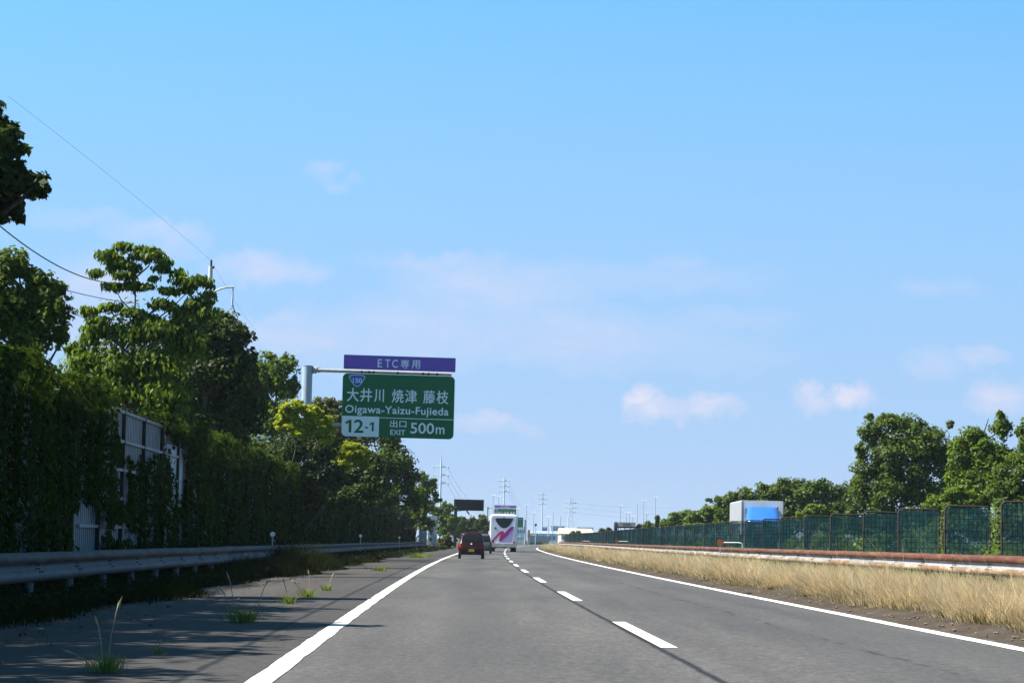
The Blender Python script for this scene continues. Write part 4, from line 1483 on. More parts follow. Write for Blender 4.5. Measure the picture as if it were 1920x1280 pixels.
def exit_sign(name, label, D, px_left, py_top, yaw=7.5):
    S = 6.10 / 1505.0
    tl = at(px_left, py_top, D)                 # top left corner of the green board
    post_x = -(640 - 574) * 140 / FPX           # post centre relative to the board's left edge
    gx = tl.x + post_x
    root = empty(name, (gx, D + 0.25, G(gx)), rad(yaw))
    tag(root, label, 'road sign')
    O = Vector((tl.x - gx, -0.25 - 0.18, tl.z - root.location.z))

    def place(o):
        o.location = O
        return o
    topz = O.z + 0.34
    mb = MB()
    mb.tube([(0, 0, -0.2), (0, 0, topz)], 0.28, 20)
    mb.tube([(0, 0, topz), (0, 0, topz + 0.03)], 0.295, 20)
    mb.box((0, 0, 0.02), (0.8, 0.8, 0.05))
    mb.build('post', M['pole'], root, fix=False)
    for z in (O.z + 0.14, O.z - 2.78):
        mb = MB()
        mb.tube([(0.1, 0, z), (O.x + 5.95, 0, z)], 0.10, 12)
        mb.tube([(0.28, 0, z), (0.36, 0, z)], 0.20, 12)
        mb.tube([(0.40, 0, z), (0.48, 0, z)], 0.20, 12)
        mb.box((0.52, 0, z), (0.36, 0.03, 0.26))
        mb.build('arm', M['arm'], root, fix=False)
    # green board with rounded corners
    W, Hh, R = 1505, 843, 62
    poly = [(x * S, z * S) for x, z in rrect(W / 2, Hh / 2, R, 5, W / 2, -Hh / 2)]
    mb = MB()
    mb.prism(poly, 0.0, 0.05, 0)
    place(mb.build('green_board', M['sign_green'], root))
    # white exit number box (its lower left corner follows the board's)
    mb = MB()
    pw = [(3, -568), (3, -Hh + 62)] + [(3 + 60 - 60 * math.cos(a), -Hh + 4 + 60 - 60 * math.sin(a)) for a in np.linspace(0.2, math.pi / 2, 5)] + [(500, -Hh + 4), (500, -568)]
    mb.prism([(a * S, b * S) for a, b in pw], -0.004, 0.0, 0)
    place(mb.build('number_box', M['sign_white'], root))
    mb = MB()
    mb.prism([(a * S, b * S) for a, b in [(503, -577), (1498, -577), (1498, -586), (503, -586)]], -0.003, 0.0, 0)
    for ch, u in (('大', 62), ('井', 240), ('川', 422), ('焼', 664), ('津', 842), ('藤', 1086), ('枝', 1266)):
        if ch == '川':
            put_text(mb, ch, u + 8, u + 132, 202, 368, -0.004, S, 0, 0.018)
        else:
            put_text(mb, ch, u, u + 156, 196, 372, -0.004, S, 0, 0.010 if ch in '焼津藤枝' else 0.016)
    put_text(mb, 'Oigawa-Yaizu-Fujieda', 45, 1428, 424, 556, -0.004, S, 0, 0.018, 1.06)
    put_text(mb, '出口', 648, 866, 608, 702, -0.004, S, 0, 0.014)
    put_text(mb, 'EXIT', 655, 853, 736, 804, -0.004, S, 0, 0.016)
    put_text(mb, '500', 926, 1238, 636, 776, -0.004, S, 0, 0.022)
    put_text(mb, 'm', 1266, 1380, 688, 776, -0.004, S, 0, 0.022)
    put_text(mb, '150', 136, 256, 62, 124, -0.012, S, 0, 0.012, 0.95)
    place(mb.build('lettering', M['sign_white'], root, fix=False))
    mb = MB()
    def one(u0, u1, v0, v1, st):
        h = v1 - v0
        pts = [(u1, v0), (u1, v1), (u1 - st, v1), (u1 - st, v0 + 0.25 * h), (u0, v0 + 0.36 * h), (u0, v0 + 0.20 * h), (u1 - st * 0.8, v0)]
        mb.prism([(a * S, -b * S) for a, b in pts], -0.008, -0.005)
    one(52, 132, 618, 786, 36)
    put_text(mb, '2', 170, 290, 618, 786, -0.008, S, 0, 0.030)
    mb.prism([(a * S, -b * S) for a, b in ((312, 709), (356, 709), (356, 730), (312, 730))], -0.008, -0.005)
    one(374, 432, 642, 764, 28)
    place(mb.build('exit_number', M['sign_green'], root, fix=False))
    # route shield: rounded triangle, white rim and blue face
    def shield(k):
        p = [(-1.0, 0.45), (-0.92, 0.95), (0.92, 0.95), (1.0, 0.45), (0.28, -0.98), (-0.28, -0.98)]
        for _ in range(3):
            q = []
            for i in range(len(p)):
                (a, b), (c, d) = p[i], p[(i + 1) % len(p)]
                q += [(a * .75 + c * .25, b * .75 + d * .25), (a * .25 + c * .75, b * .25 + d * .75)]
            p = q
        p = np.array(p)
        lo, hi = p.min(0), p.max(0)
        return [((192 + ((a - lo[0]) / (hi[0] - lo[0]) - .5) * 212 * k) * S, (-97 + ((b - lo[1]) / (hi[1] - lo[1]) - .5) * 160 * k) * S) for a, b in p]
    mb = MB()
    mb.prism([(a, b) for a, b in shield(1.0)], -0.004, 0.0, 0)
    sh = place(mb.build('route_shield', M['sign_white'], root))
    mb = MB()
    mb.prism([(a, b) for a, b in shield(0.91)], -0.008, -0.0045, 0)
    mb.build('shield_face', M['sign_blue'], sh)
    # purple plate above, on brackets
    mb = MB()
    mb.prism([(x * S, z * S) for x, z in rrect(751, 95, 14, 3, 758, 153)], -0.02, 0.03, 0)
    place(mb.build('purple_board', M['sign_purple'], root))
    mb = MB()
    for ch, u, w in (('E', 462, 56), ('T', 562, 66), ('C', 656, 74)):
        put_text(mb, ch, u, u + w, -200, -94, -0.024, S, 0, 0.014)
    put_text(mb, '専', 770, 884, -204, -90, -0.024, S, 0, 0.012)
    put_text(mb, '用', 918, 1030, -200, -90, -0.024, S, 0, 0.012)
    place(mb.build('lettering', M['sign_white'], root, fix=False))
    mb = MB()
    for u in (252, 350, 412, 735, 1075, 1150, 1265):
        mb.box((u * S, 0.14, 0.10), (0.09, 0.34, 0.13))
    place(mb.build('bracket', M['dark'], root))
    mb = MB()
    for u in (120, 500, 900, 1390):
        mb.box((u * S, 0.10, -1.3), (0.08, 0.08, 2.7))
    place(mb.build('back_rib', M['galv'], root))
    return root


exit_sign('overhead_sign', 'large green expressway exit sign with purple plate on grey cantilever post', 140, 641.5, 699)
exit_sign('overhead_sign', 'distant green exit sign with purple plate showing above the bus', 720, 926.8, 953.2, -2.0)


def message_board():
    D = 360
    tl = at(851.5, 936, D)
    br = at(907, 957.5, D)
    gx = tl.x + 0.25
    root = empty('message_board', (gx, D, G(gx)))
    tag(root, 'switched off dark electronic message board on an L shaped post', 'road sign')
    o = root.location
    mb = MB()
    mb.box(((tl.x + br.x) / 2 - gx, -0.3, (tl.z + br.z) / 2 - o.z), (br.x - tl.x, 0.55, tl.z - br.z))
    mb.build('cabinet', M['dark'], root)
    mb = MB()
    mb.box(((tl.x + br.x) / 2 - gx + 0.05, -0.60, (tl.z + br.z) / 2 - o.z), (br.x - tl.x - 0.35, 0.04, tl.z - br.z - 0.3))
    mb.build('screen', mat('display_face', (0.006, 0.0055, 0.007), 0.6, spec=0.1), root)
    mb = MB()
    mb.box(((tl.x + br.x) / 2 - gx, -0.35, tl.z - o.z + 0.03), (br.x - tl.x + 0.1, 0.8, 0.05))
    mb.build('hood', mat('hood_metal', (0.28, 0.25, 0.18), 0.5), root)
    mb = MB()
    mb.box((0, 0.15, (tl.z - o.z) / 2), (0.42, 0.35, tl.z - o.z))
    mb.build('post', M['dark'], root)
    mb = MB()
    mb.tube([(0.1, 0.15, tl.z - o.z - 1.6), (1.7, 0.1, br.z - o.z + 0.1)], 0.05)
    mb.tube([(1.45, 0.12, br.z - o.z + .1), (1.9, 0.05, br.z - o.z - 0.5)], 0.1)
    mb.build('brace', M['dark'], root, fix=False)


message_board()


def gore_sign():
    D = 560
    tl, br = at(968, 972.5, D), at(981, 988.5, D)
    px = at(984.5, 990, D).x
    root = empty('exit_sign', (px, D, G(px)))
    tag(root, 'small green exit sign on a right hand post just right of the bus', 'road sign')
    o = root.location
    mb = MB()
    mb.box(((tl.x + br.x) / 2 - px, 0, (tl.z + br.z) / 2 - o.z), (br.x - tl.x, 0.08, tl.z - br.z))
    mb.build('green_board', M['sign_green'], root)
    mb = MB()
    mb.box(((tl.x + br.x) / 2 - px, 0, tl.z - o.z + 0.2), (br.x - tl.x, 0.08, 0.34))
    mb.build('top_board', mat('slate_board', (0.05, 0.05, 0.09), 0.5), root)
    mb = MB()
    mb.tube([(0, 0.2, -0.2), (0, 0.2, tl.z - o.z - 0.05)], 0.17, 12)
    mb.build('post', M['pole'], root, fix=False)
    mb = MB()
    for z in (tl.z - o.z - 0.2, br.z - o.z + 0.1):
        mb.tube([(0, 0.2, z), (tl.x - px + 0.1, 0.1, z)], 0.05, 8)
    mb.build('arm', M['pole'], root, fix=False)


gore_sign()


# ------------------------------------------------------------------ vehicles
def ring(hw, y0, y1, z, r=0.22, n=4):
    """Rounded plan outline at height z."""
    cy, hy = (y0 + y1) / 2, (y1 - y0) / 2
    return [(x, y, z) for x, y in rrect(hw, hy, min(r, hw * 0.9, hy * 0.9), n, 0, cy)]


def wheel(parent, x, y, r, w, name='wheel'):
    s = 1 if x > 0 else -1
    mb = MB()
    mb.tube([(x - w / 2, y, r), (x - w / 2 + 0.02, y, r), (x + w / 2 - 0.02, y, r), (x + w / 2, y, r)], [r * 0.93, r, r, r * 0.93], 24)
    o = mb.build(name, M['black'], parent, fix=False)
    mb = MB()
    mb.tube([(x + s * (w / 2 - 0.015), y, r), (x + s * (w / 2 + 0.006), y, r)], [r * 0.62, r * 0.55], 16)
    mb.build('rim', M['galv'], o, fix=False)


def quad_patch(mb, pts, d, mi=0):
    """A thin plate: pts are four corners, d its thickness direction vector."""
    v = [Vector(p) for p in pts]
    d = Vector(d)
    w = [p + d for p in v]
    n = len(v)
    mb.add(v + w, [tuple(range(n)), tuple(reversed(range(n, 2 * n)))] + [(i, (i + 1) % n, n + (i + 1) % n, n + i) for i in range(n)], mi)


def hatchback(name, label, loc, rz, paint, Wd=1.475, Ht=1.48, Ln=3.4, plate='yellow', roof_y=(0.30, 1.9)):
    root = empty(name, loc, rz)
    tag(root, label, 'car')
    hw = Wd / 2
    belt = 0.86
    lv = [(0.24, 0.10, Ln - 0.10, hw - 0.08), (0.34, 0.02, Ln - 0.02, hw - 0.02), (0.52, 0.0, Ln, hw), (0.72, 0.03, Ln - 0.04, hw), (belt, 0.07, Ln - 0.18, hw - 0.03)]
    gh = [(belt + 0.03, 0.08, 2.55 * Ln / 3.4, hw - 0.06), (1.10, 0.14, 2.32 * Ln / 3.4, hw - 0.10), (Ht - 0.12, roof_y[0] - 0.02, roof_y[1] + 0.06, hw - 0.17), (Ht - 0.03, roof_y[0] + 0.06, roof_y[1] - 0.1, hw - 0.22), (Ht, roof_y[0] + 0.2, roof_y[1] - 0.3, hw - 0.34)]
    mb = MB()
    mb.loft([ring(h, a, b, z, 0.20) for z, a, b, h in lv + gh])
    mb.build('body', paint, root)
    def rear_y(z):
        zs = [p[0] for p in lv + gh]
        ys = [p[1] for p in lv + gh]
        return float(np.interp(z, zs, ys))
    def half(z):
        return float(np.interp(z, [p[0] for p in lv + gh], [p[3] for p in lv + gh]))
    def strip(x0, x1, z0, z1, e=0.006, inset=0.0):
        """Plate lying on the sloped tail between two heights."""
        return [(x0, rear_y(z0) - e, z0), (x1, rear_y(z0) - e, z0), (x1 - inset * (1 if x1 > 0 else -1), rear_y(z1) - e, z1), (x0 + inset * (1 if x0 < 0 else -1), rear_y(z1) - e, z1)]
    mb = MB()
    w0, w1 = half(0.94) - 0.10, half(Ht - 0.14) - 0.06
    zs = [0.93, 1.10, Ht - 0.14]
    prev = None
    for z in zs:
        w = np.interp(z, [zs[0], zs[-1]], [w0, w1])
        cur = [(-w, rear_y(z) - 0.008, z), (w, rear_y(z) - 0.008, z)]
        if prev:
            quad_patch(mb, [prev[0], prev[1], cur[1], cur[0]], (0, 0.006, 0))
        prev = cur
    mb.build('rear_window', M['glass'], root)
    for s in (-1, 1):
        mb = MB()
        def sx(z):
            return s * (half(z) + 0.004)
        quad_patch(mb, [(sx(0.93), 0.42, 0.93), (sx(0.93), 2.2 * Ln / 3.4, 0.93), (sx(Ht - .16), roof_y[1] - 0.15, Ht - .16), (sx(Ht - .16), roof_y[0] + 0.18, Ht - .16)], (-s * 0.003, 0, 0))
        mb.build('side_window', M['glass'], root)
        mb = MB()
        mb.loft([[(s * hw + s * 0.02 + a, 2.12 * Ln / 3.4 + b, 0.96 + c) for a, c in ((0, 0), (s * 0.16, 0.01), (s * 0.16, 0.13), (0, 0.12))] for b in (0, 0.1)], smooth=False)
        mb.build('mirror', M['dark'], root)
        mb = MB()
        z0, z1 = 0.64, 0.86
        quad_patch(mb, [(s * (half(z0) - 0.17), rear_y(z0) - 0.010, z0), (s * (half(z0) - 0.03), rear_y(z0) + 0.06, z0), (s * (half(z1) - 0.02), rear_y(z1) + 0.06, z1), (s * (half(z1) - 0.13), rear_y(z1) - 0.010, z1)], (0, 0.012, 0))
        mb.build('tail_light', mat('tail_lamp_red', (0.34, 0.012, 0.010), 0.2), root)
        for y in (0.52, Ln - 0.62):
            wheel(root, s * (hw - 0.09), y, 0.275, 0.16)
    mb = MB()
    quad_patch(mb, strip(-0.165, 0.165, 0.40, 0.555, 0.014), (0, 0.01, 0))
    mb.build('number_plate', mat('plate_' + plate, (0.62, 0.46, 0.04) if plate == 'yellow' else (0.6, 0.6, 0.58), 0.4), root)
    mb = MB()
    quad_patch(mb, strip(-0.05, 0.03, 0.80, 0.87, 0.010), (0, 0.008, 0))
    mb.build('badge_glint', M['white'], root)  # large white badge doubles as a painted glint on the tail
    mb = MB()
    mb.box((0, 0.10, 0.30), (Wd - 0.2, 0.12, 0.10))
    mb.build('lower_bumper', M['black'], root)
    mb = MB()
    mb.box((0, Ln / 2, 0.255), (Wd - 0.35, Ln - 0.5, 0.06))
    mb.build('underside', M['black'], root)
    return root


def car_pos(px, D):
    x = at(px, 1045, D).x
    return Vector((x, D, G(x) + 0.012))


hatchback('hatchback_car', 'dark red hatchback with yellow number plate in the left lane', car_pos(883.5, 145), rad(1.0),
          mat('dark_red_paint', (0.028, 0.0016, 0.002), 0.32, 0.0, 0.05, 3, spec=0.35))
hatchback('estate_car', 'grey car half hidden between the red hatchback and the bus', car_pos(901, 200), rad(0.6),
          mat('grey_paint', (0.085, 0.092, 0.10), 0.3, 0.2, 0.05, 3, coat=0.0, spec=0.3), 1.70, 1.52, 4.2, 'white', (0.35, 2.3))


def coach():
    D = 233
    x = at(943.5, 1034, D).x
    root = empty('coach', (x, D, G(x) + 0.012), rad(1.1))
    tag(root, 'white coach with magenta and purple zigzag stripe seen from behind', 'bus')
    hw, Ht, Ln = 1.235, 3.34, 11.9
    u = 2.45 / 590.0                         # metres per measured unit of the tail drawing
    mb = MB()
    rr = 0.30
    def sec(y, dx, dz0, dz1, r):
        z0, z1 = 0.42 + dz0, Ht - dz1
        return [(a, y, b) for a, b in rrect(hw - dx, (z1 - z0) / 2, r, 6, 0, (z0 + z1) / 2)]
    mb.loft([sec(0.0, 0.10, 0.02, 0.12, 0.20), sec(0.05, 0.045, 0.0, 0.06, 0.24), sec(0.16, 0.0, 0.0, 0.012, 0.28), sec(0.4, 0, 0, 0, 0.28), sec(Ln - 0.4, 0, 0, 0, 0.28), sec(Ln - .08, .05, 0, .1, 0.26), sec(Ln, 0.14, 0.05, 0.3, 0.22)])
    mb.build('body', mat('coach_white', (0.74, 0.72, 0.76), 0.3, 0, 0.03, 1.5, coat=0.5), root)
    mb = MB()
    mb.loft([[(a, y, b) for a, b in rrect(0.98, 0.07, 0.05, 3, 0, Ht - 0.02)] for y in (0.8, 3.4)])
    mb.build('roof_unit', M['white'], root)
    def Z(v):
        return Ht - (v - 305) * u * (Ht / (845 * u))
    def X(h):
        return (h - 465) * u
    def poly(name, pts, mt, e, par=root):
        m_ = MB()
        m_.prism([(X(a), Z(b)) for a, b in pts], -e, 0.0)
        return m_.build(name, mt, par)
    # U shaped rear window
    win = []
    for dx in np.linspace(-1, 1, 25):
        par, ell = 1 - dx * dx, math.sqrt(max(0, 1 - dx * dx))
        win.append((471 + 194 * dx, 388 + 224 * (0.55 * par + 0.45 * ell)))
    poly('rear_window', win, M['glass'], 0.006)
    lilac = mat('lilac_paint', (0.46, 0.36, 0.60), 0.35, 0, 0.05, 2)
    poly('lilac_panel', [(400, 905), (480, 830), (600, 700), (690, 585), (690, 700), (655, 945), (400, 945)], lilac, 0.003)
    mag = mat('magenta_paint', (0.50, 0.012, 0.13), 0.35, 0, 0.12, 3)
    pur = mat('purple_paint', (0.36, 0.012, 0.20), 0.35, 0, 0.12, 3)
    poly('stripe', [(240, 880), (245, 858), (300, 786), (370, 706), (432, 672), (470, 690), (455, 740), (395, 752), (325, 826), (268, 897)], mag, 0.007)
    poly('stripe', [(400, 742), (440, 690), (468, 690), (486, 738), (416, 902), (392, 912), (368, 905), (370, 872)], mag, 0.0085)
    poly('stripe', [(384, 912), (416, 902), (488, 836), (570, 742), (676, 606), (686, 580), (664, 568), (600, 596), (540, 655), (478, 735)], pur, 0.010)
    poly('white_line', [(704, 400), (716, 400), (690, 800), (662, 962), (300, 958), (300, 948), (645, 950), (676, 800)], M['white'], 0.012)
    m_ = MB()
    m_.tube([(X(287), -0.02, Z(620)), (X(287), 0.0, Z(620))], 0.11, 16)
    m_.build('emblem', mat('emblem_brown', (0.16, 0.11, 0.07), 0.4), root, fix=False)
    m_ = MB()
    m_.prism([(a, b) for a, b in rrect(1.15, 0.17, 0.06, 3, 0, 0.60)], -0.05, 0.02)
    m_.build('bumper', mat('bumper_grey', (0.42, 0.38, 0.36), 0.45, 0, 0.08), root)
    for s in (-1, 1):
        m_ = MB()
        m_.prism([(a, b) for a, b in rrect(0.13, 0.06, 0.03, 3, s * 0.96, 0.86)], -0.02, 0.0)
        m_.build('tail_light', mat('coach_lamp', (0.30, 0.05, 0.045), 0.3), root)
        m_ = MB()
        m_.prism([(a, b) for a, b in rrect(0.05, 0.04, 0.02, 3, s * 0.90, Z(420))], -0.014, 0.0)
        m_.build('marker_light', mat('coach_marker', (0.45, 0.10, 0.08), 0.3), root)
        for y in (2.9, Ln - 2.6):
            wheel(root, s * (hw - 0.27), y, 0.50, 0.50 if y < 5 else 0.28)
        m_ = MB()
        m_.box((s * (hw + 0.003), Ln / 2 + 0.3, 2.35), (0.01, Ln - 2.2, 0.95))
        m_.build('side_window', M['glass'], root)
        m_ = MB()
        m_.tube([(s * (hw - .05), Ln - 0.2, 2.7), (s * (hw + 0.25), Ln + 0.1, 2.6), (s * (hw + 0.22), Ln + 0.1, 2.2)], 0.03)
        m_.box((s * (hw + 0.22), Ln + 0.1, 2.05), (0.16, 0.1, 0.4))
        m_.build('mirror', M['dark'], root, fix=False)
    m_ = MB()
    m_.box((0, Ln / 2, 0.40), (2.0, Ln - 1.2, 0.12))
    m_.box((-0.9, 0.75, 0.38), (0.45, 0.4, 0.2))
    m_.box((0.9, 0.75, 0.38), (0.45, 0.4, 0.2))
    m_.build('underside', M['black'], root)
    m_ = MB()
    m_.prism([(a, b) for a, b in rrect(0.165, 0.085, 0.01, 2, 0, 0.60)], -0.058, -0.051)
    m_.build('number_plate', mat('coach_plate', (0.42, 0.50, 0.42), 0.4), root)
    m_ = MB()
    m_.box((0.02, -0.03, Z(378)), (0.14, 0.08, 0.06))
    m_.build('camera_housing', M['dark'], root)


coach()


def box_truck():
    D = 142
    a, b = at(1391, 938, D), at(1469.5, 938, D)
    w = b.x - a.x
    cx = (a.x + b.x) / 2
    g = G(cx) + 0.012
    root = empty('box_truck', (cx, D, g), rad(-1.0))
    tag(root, 'oncoming truck with white box body and blue roof deflector above the screens', 'truck')
    Ht = a.z - g
    hw = w / 2
    side = mat('grey_box_side', (0.36, 0.37, 0.38), 0.5, 0.15, 0.06, 0.8, dirt=(0.25, 0.24, 0.22), dirt_amt=0.4)  # grey box body, set darker than the white front wall
    wht = mat('truck_white', (0.80, 0.79, 0.75), 0.4, 0, 0.04, 2)
    mb = MB()
    z0 = 1.0
    rings = [[(x, y, z) for x, z in rrect(hw, (Ht - z0) / 2, 0.05, 3, 0, (Ht + z0) / 2)] for y in (0.0, 9.6)]
    mb.loft(rings, smooth=False)
    mb.build('cargo_box', side, root)
    mb = MB()
    mb.prism(rrect(hw - 0.05, (Ht - z0) / 2 - 0.04, 0.04, 3, 0, (Ht + z0) / 2), -0.03, 0.0)
    mb.build('front_wall', wht, root)
    mb = MB()
    for s in (-1, 1):
        mb.box((s * (hw - 0.02), -0.005, (Ht + z0) / 2), (0.06, 0.07, Ht - z0))
    mb.build('corner_rail', mat('corner_trim', (0.22, 0.2, 0.19), 0.5), root)
    mb = MB()
    mb.box((0, 4.8, Ht + 0.012), (w - 0.06, 9.5, 0.02))
    mb.build('roof_sheet', M['white'], root)
    # cab in front of the box
    ch = Ht - 1.18
    cab = mat('cab_navy', (0.018, 0.04, 0.10), 0.4, 0.0, 0.05, 2)
    mb = MB()
    mb.loft([ring(hw - 0.1, -1.95, -0.15, 0.5, 0.15), ring(hw - 0.06, -2.0, -0.12, 1.1, 0.18), ring(hw - 0.08, -1.9, -0.12, ch - 0.4, 0.2), ring(hw - 0.14, -1.7, -0.12, ch - 0.02, 0.25), ring(hw - 0.3, -1.5, -0.2, ch + 0.03, 0.25)])
    mb.build('cab', cab, root)
    mb = MB()
    quad_patch(mb, [(-hw + 0.2, -2.0, 1.35), (hw - 0.2, -2.0, 1.35), (hw - 0.24, -1.84, ch - 0.25), (-hw + 0.24, -1.84, ch - 0.25)], (0, 0.02, 0))
    mb.build('windscreen', M['glass'], root)
    # deflector: sloped blue shell with raised sides
    mb = MB()
    x0, x1 = -hw + 0.10, hw - 0.28
    zt, zb = Ht - 0.32, ch - 0.02
    S = []
    for t in np.linspace(0, 1, 9):
        z = zb + (zt - zb) * t
        y = -1.72 + 1.35 * t ** 1.25
        k = 0.16 * t
        S.append([(x0 + k + 0.00, y + 0.30, z - 0.02), (x0 + k + 0.12, y + 0.06, z), (x0 + k + 0.3, y, z), ((x0 + x1) / 2, y - 0.03, z), (x1 - k * .4 - 0.3, y, z), (x1 - k * .4 - 0.12, y + 0.06, z), (x1 - k * .4, y + 0.30, z - 0.02),
                  (x1 - k * .4 - 0.05, y + 0.36, z - 0.03), ((x0 + x1) / 2, y + 0.06, z - 0.03), (x0 + k + 0.05, y + 0.36, z - 0.03)])
    mb.loft(S)
    mb.build('roof_deflector', mat('deflector_blue', (0.030, 0.145, 0.52), 0.3, 0, 0.05, 2, coat=0.5), root)
    mb = MB()
    mb.tube([(x1 - 0.1, -0.5, zb), (x1 - 0.05, -0.1, zt)], 0.03)
    mb.tube([(x0 + 0.1, -0.5, zb), (x0 + 0.12, -0.1, zt - 0.1)], 0.03)
    mb.build('strut', M['dark'], root, fix=False)
    mb = MB()
    mb.box((0, 3.9, 0.82), (0.9, 11.4, 0.22))
    mb.build('chassis', M['black'], root)
    for s in (-1, 1):
        for y in (-1.1, 6.2, 7.4):
            wheel(root, s * (hw - 0.22), y, 0.48, 0.40)
        mb = MB()
        mb.box((s * (hw - 0.35), -2.01, 0.85), (0.36, 0.05, 0.2))
        mb.build('headlight', M['white'], root)
        mb = MB()
        mb.tube([(s * (hw - 0.12), -1.8, ch - .5), (s * (hw + 0.12), -2.0, ch - 0.6)], 0.02)
        mb.box((s * (hw + 0.12), -2.0, ch - 0.9), (0.2, 0.08, 0.5))
        mb.build('mirror', M['dark'], root, fix=False)


box_truck()


def grey_truck():
    D = 335
    l, r = at(1152.5, 980, D), at(1192, 980, D)
    cx = (l.x + r.x) / 2
    g = G(cx) + 0.012
    root = empty('grey_truck', (cx, D, g))
    tag(root, 'low grey truck with brown panel showing over the distant screens', 'truck')
    w = r.x - l.x
    top = at(1170, 978.5, D).z - g
    bot = at(1170, 986.5, D).z - g
    mb = MB()
    mb.prism(rrect(w / 2 - 0.22, (top - bot) / 2, 0.04, 2, 0.22, (top + bot) / 2), 0, 2.4)
    mb.build('tarpaulin_box', mat('grey_tarpaulin', (0.34, 0.33, 0.29), 0.7, 0, 0.15), root)
    mb = MB()
    mb.prism(rrect(0.48, 0.10, 0.02, 2, 0.18, (top + bot) / 2 + 0.02), -0.02, 0.0)
    mb.build('brown_panel', mat('brown_panel', (0.16, 0.085, 0.06), 0.6), root)
    mb = MB()
    mb.loft([ring(0.2, 0.1, 2.3, bot - 1.4, 0.06), ring(0.2, 0.1, 2.3, top - 0.14, 0.06), ring(0.14, 0.3, 2.1, top + 0.03, 0.06)])
    cb = mb.build('cab', M['dark'], root)
    cb.location = (-w / 2 + 0.2, 0, 0)
    mb = MB()
    mb.box((0.1, 1.2, bot - 0.10), (w - 0.3, 2.3, 0.18))
    mb.box((0.1, 1.2, 0.75), (w - 0.4, 2.2, 0.2))
    for sx in (-0.8, 0.0, 0.8):
        mb.box((sx, 1.2, (0.85 + bot - .15) / 2), (0.08, 0.08, bot - 0.95))
    mb.build('flatbed', M['black'], root)
    for sx in (-w / 2 + 0.5, w / 2 - 0.5):
        for y in (0.2, 2.2):
            mb = MB()
            mb.tube([(sx, y - .12, 0.42), (sx, y + .12, 0.42)], 0.42, 20)
            mb.build('wheel', M['black'], root, fix=False)


grey_truck()


# ------------------------------------------------------------------ far poles, pylons, wires
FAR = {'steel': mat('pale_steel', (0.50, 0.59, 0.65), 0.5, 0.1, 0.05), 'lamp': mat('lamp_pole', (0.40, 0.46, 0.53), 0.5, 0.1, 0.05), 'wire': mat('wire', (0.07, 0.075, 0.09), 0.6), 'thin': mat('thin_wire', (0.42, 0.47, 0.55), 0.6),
       'ins': mat('insulator', (0.46, 0.47, 0.52), 0.4)}


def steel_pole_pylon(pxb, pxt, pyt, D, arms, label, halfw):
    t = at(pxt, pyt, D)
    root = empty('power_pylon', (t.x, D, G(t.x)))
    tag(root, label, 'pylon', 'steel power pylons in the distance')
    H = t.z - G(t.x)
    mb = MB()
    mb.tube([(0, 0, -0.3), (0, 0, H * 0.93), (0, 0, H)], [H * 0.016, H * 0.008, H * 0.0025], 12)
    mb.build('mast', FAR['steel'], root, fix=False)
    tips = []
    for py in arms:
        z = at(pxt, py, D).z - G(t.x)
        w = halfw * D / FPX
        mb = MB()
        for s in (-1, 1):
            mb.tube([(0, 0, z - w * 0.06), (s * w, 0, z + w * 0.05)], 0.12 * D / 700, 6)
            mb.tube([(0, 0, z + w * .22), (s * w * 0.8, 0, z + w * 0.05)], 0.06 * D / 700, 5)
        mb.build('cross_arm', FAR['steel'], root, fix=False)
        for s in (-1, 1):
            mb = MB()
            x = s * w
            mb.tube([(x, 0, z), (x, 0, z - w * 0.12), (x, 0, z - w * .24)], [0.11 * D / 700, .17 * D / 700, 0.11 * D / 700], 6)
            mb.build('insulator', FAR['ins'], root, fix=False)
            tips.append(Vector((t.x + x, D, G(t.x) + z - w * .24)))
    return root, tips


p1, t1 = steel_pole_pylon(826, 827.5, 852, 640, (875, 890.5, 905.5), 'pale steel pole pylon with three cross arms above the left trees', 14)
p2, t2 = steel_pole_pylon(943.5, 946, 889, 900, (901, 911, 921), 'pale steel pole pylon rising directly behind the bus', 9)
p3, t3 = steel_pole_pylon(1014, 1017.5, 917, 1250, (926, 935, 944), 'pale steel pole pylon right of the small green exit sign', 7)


def lattice_pylon():
    D = 1500
    t = at(1072.5, 929, D)
    bl, br = at(1066, 1010, D), at(1075, 1010, D)
    root = empty('power_pylon', (t.x - 0.6, D, G(16)))
    tag(root, 'pale four legged lattice pylon above the cream roofed building', 'pylon', 'steel power pylons in the distance')
    H = t.z - G(16)
    bw = (br.x - bl.x) * 0.62
    def hw(z):
        return max(0.5, bw * (1 - z / H) ** 1.1 + 0.5)
    mb = MB()
    lv = [0, 5, 10, 14, 17.5, 20.5, H * 0.99]
    lv = sorted(set(min(v, H) for v in lv))
    cs = [(-1, -1), (1, -1), (1, 1), (-1, 1)]
    for a, b_ in cs:
        mb.tube([(a * hw(z), b_ * hw(z), z) for z in lv], 0.17, 5)
    for z0, z1 in zip(lv[:-1], lv[1:]):
        for k in range(4):
            a, b_ = cs[k], cs[(k + 1) % 4]
            mb.tube([(a[0] * hw(z0), a[1] * hw(z0), z0), (b_[0] * hw(z1), b_[1] * hw(z1), z1)], 0.08, 4)
            mb.tube([(b_[0] * hw(z0), b_[1] * hw(z0), z0), (a[0] * hw(z1), a[1] * hw(z1), z1)], 0.08, 4)
    mb.build('lattice_mast', FAR['steel'], root, fix=False)
    tips = []
    for py in (943, 951.5, 960):
        z = at(1072, py, D).z - G(16)
        mb = MB()
        w = 3.6
        for s in (-1, 1):
            mb.tube([(0, 0, z + .4), (s * w, 0, z)], 0.13, 5)
            mb.tube([(0, 0, z - .4), (s * w, 0, z)], 0.10, 5)
            tips.append(Vector((root.location.x + s * w, D, G(16) + z)))
        mb.build('cross_arm', FAR['steel'], root, fix=False)
    return tips


t4 = lattice_pylon()


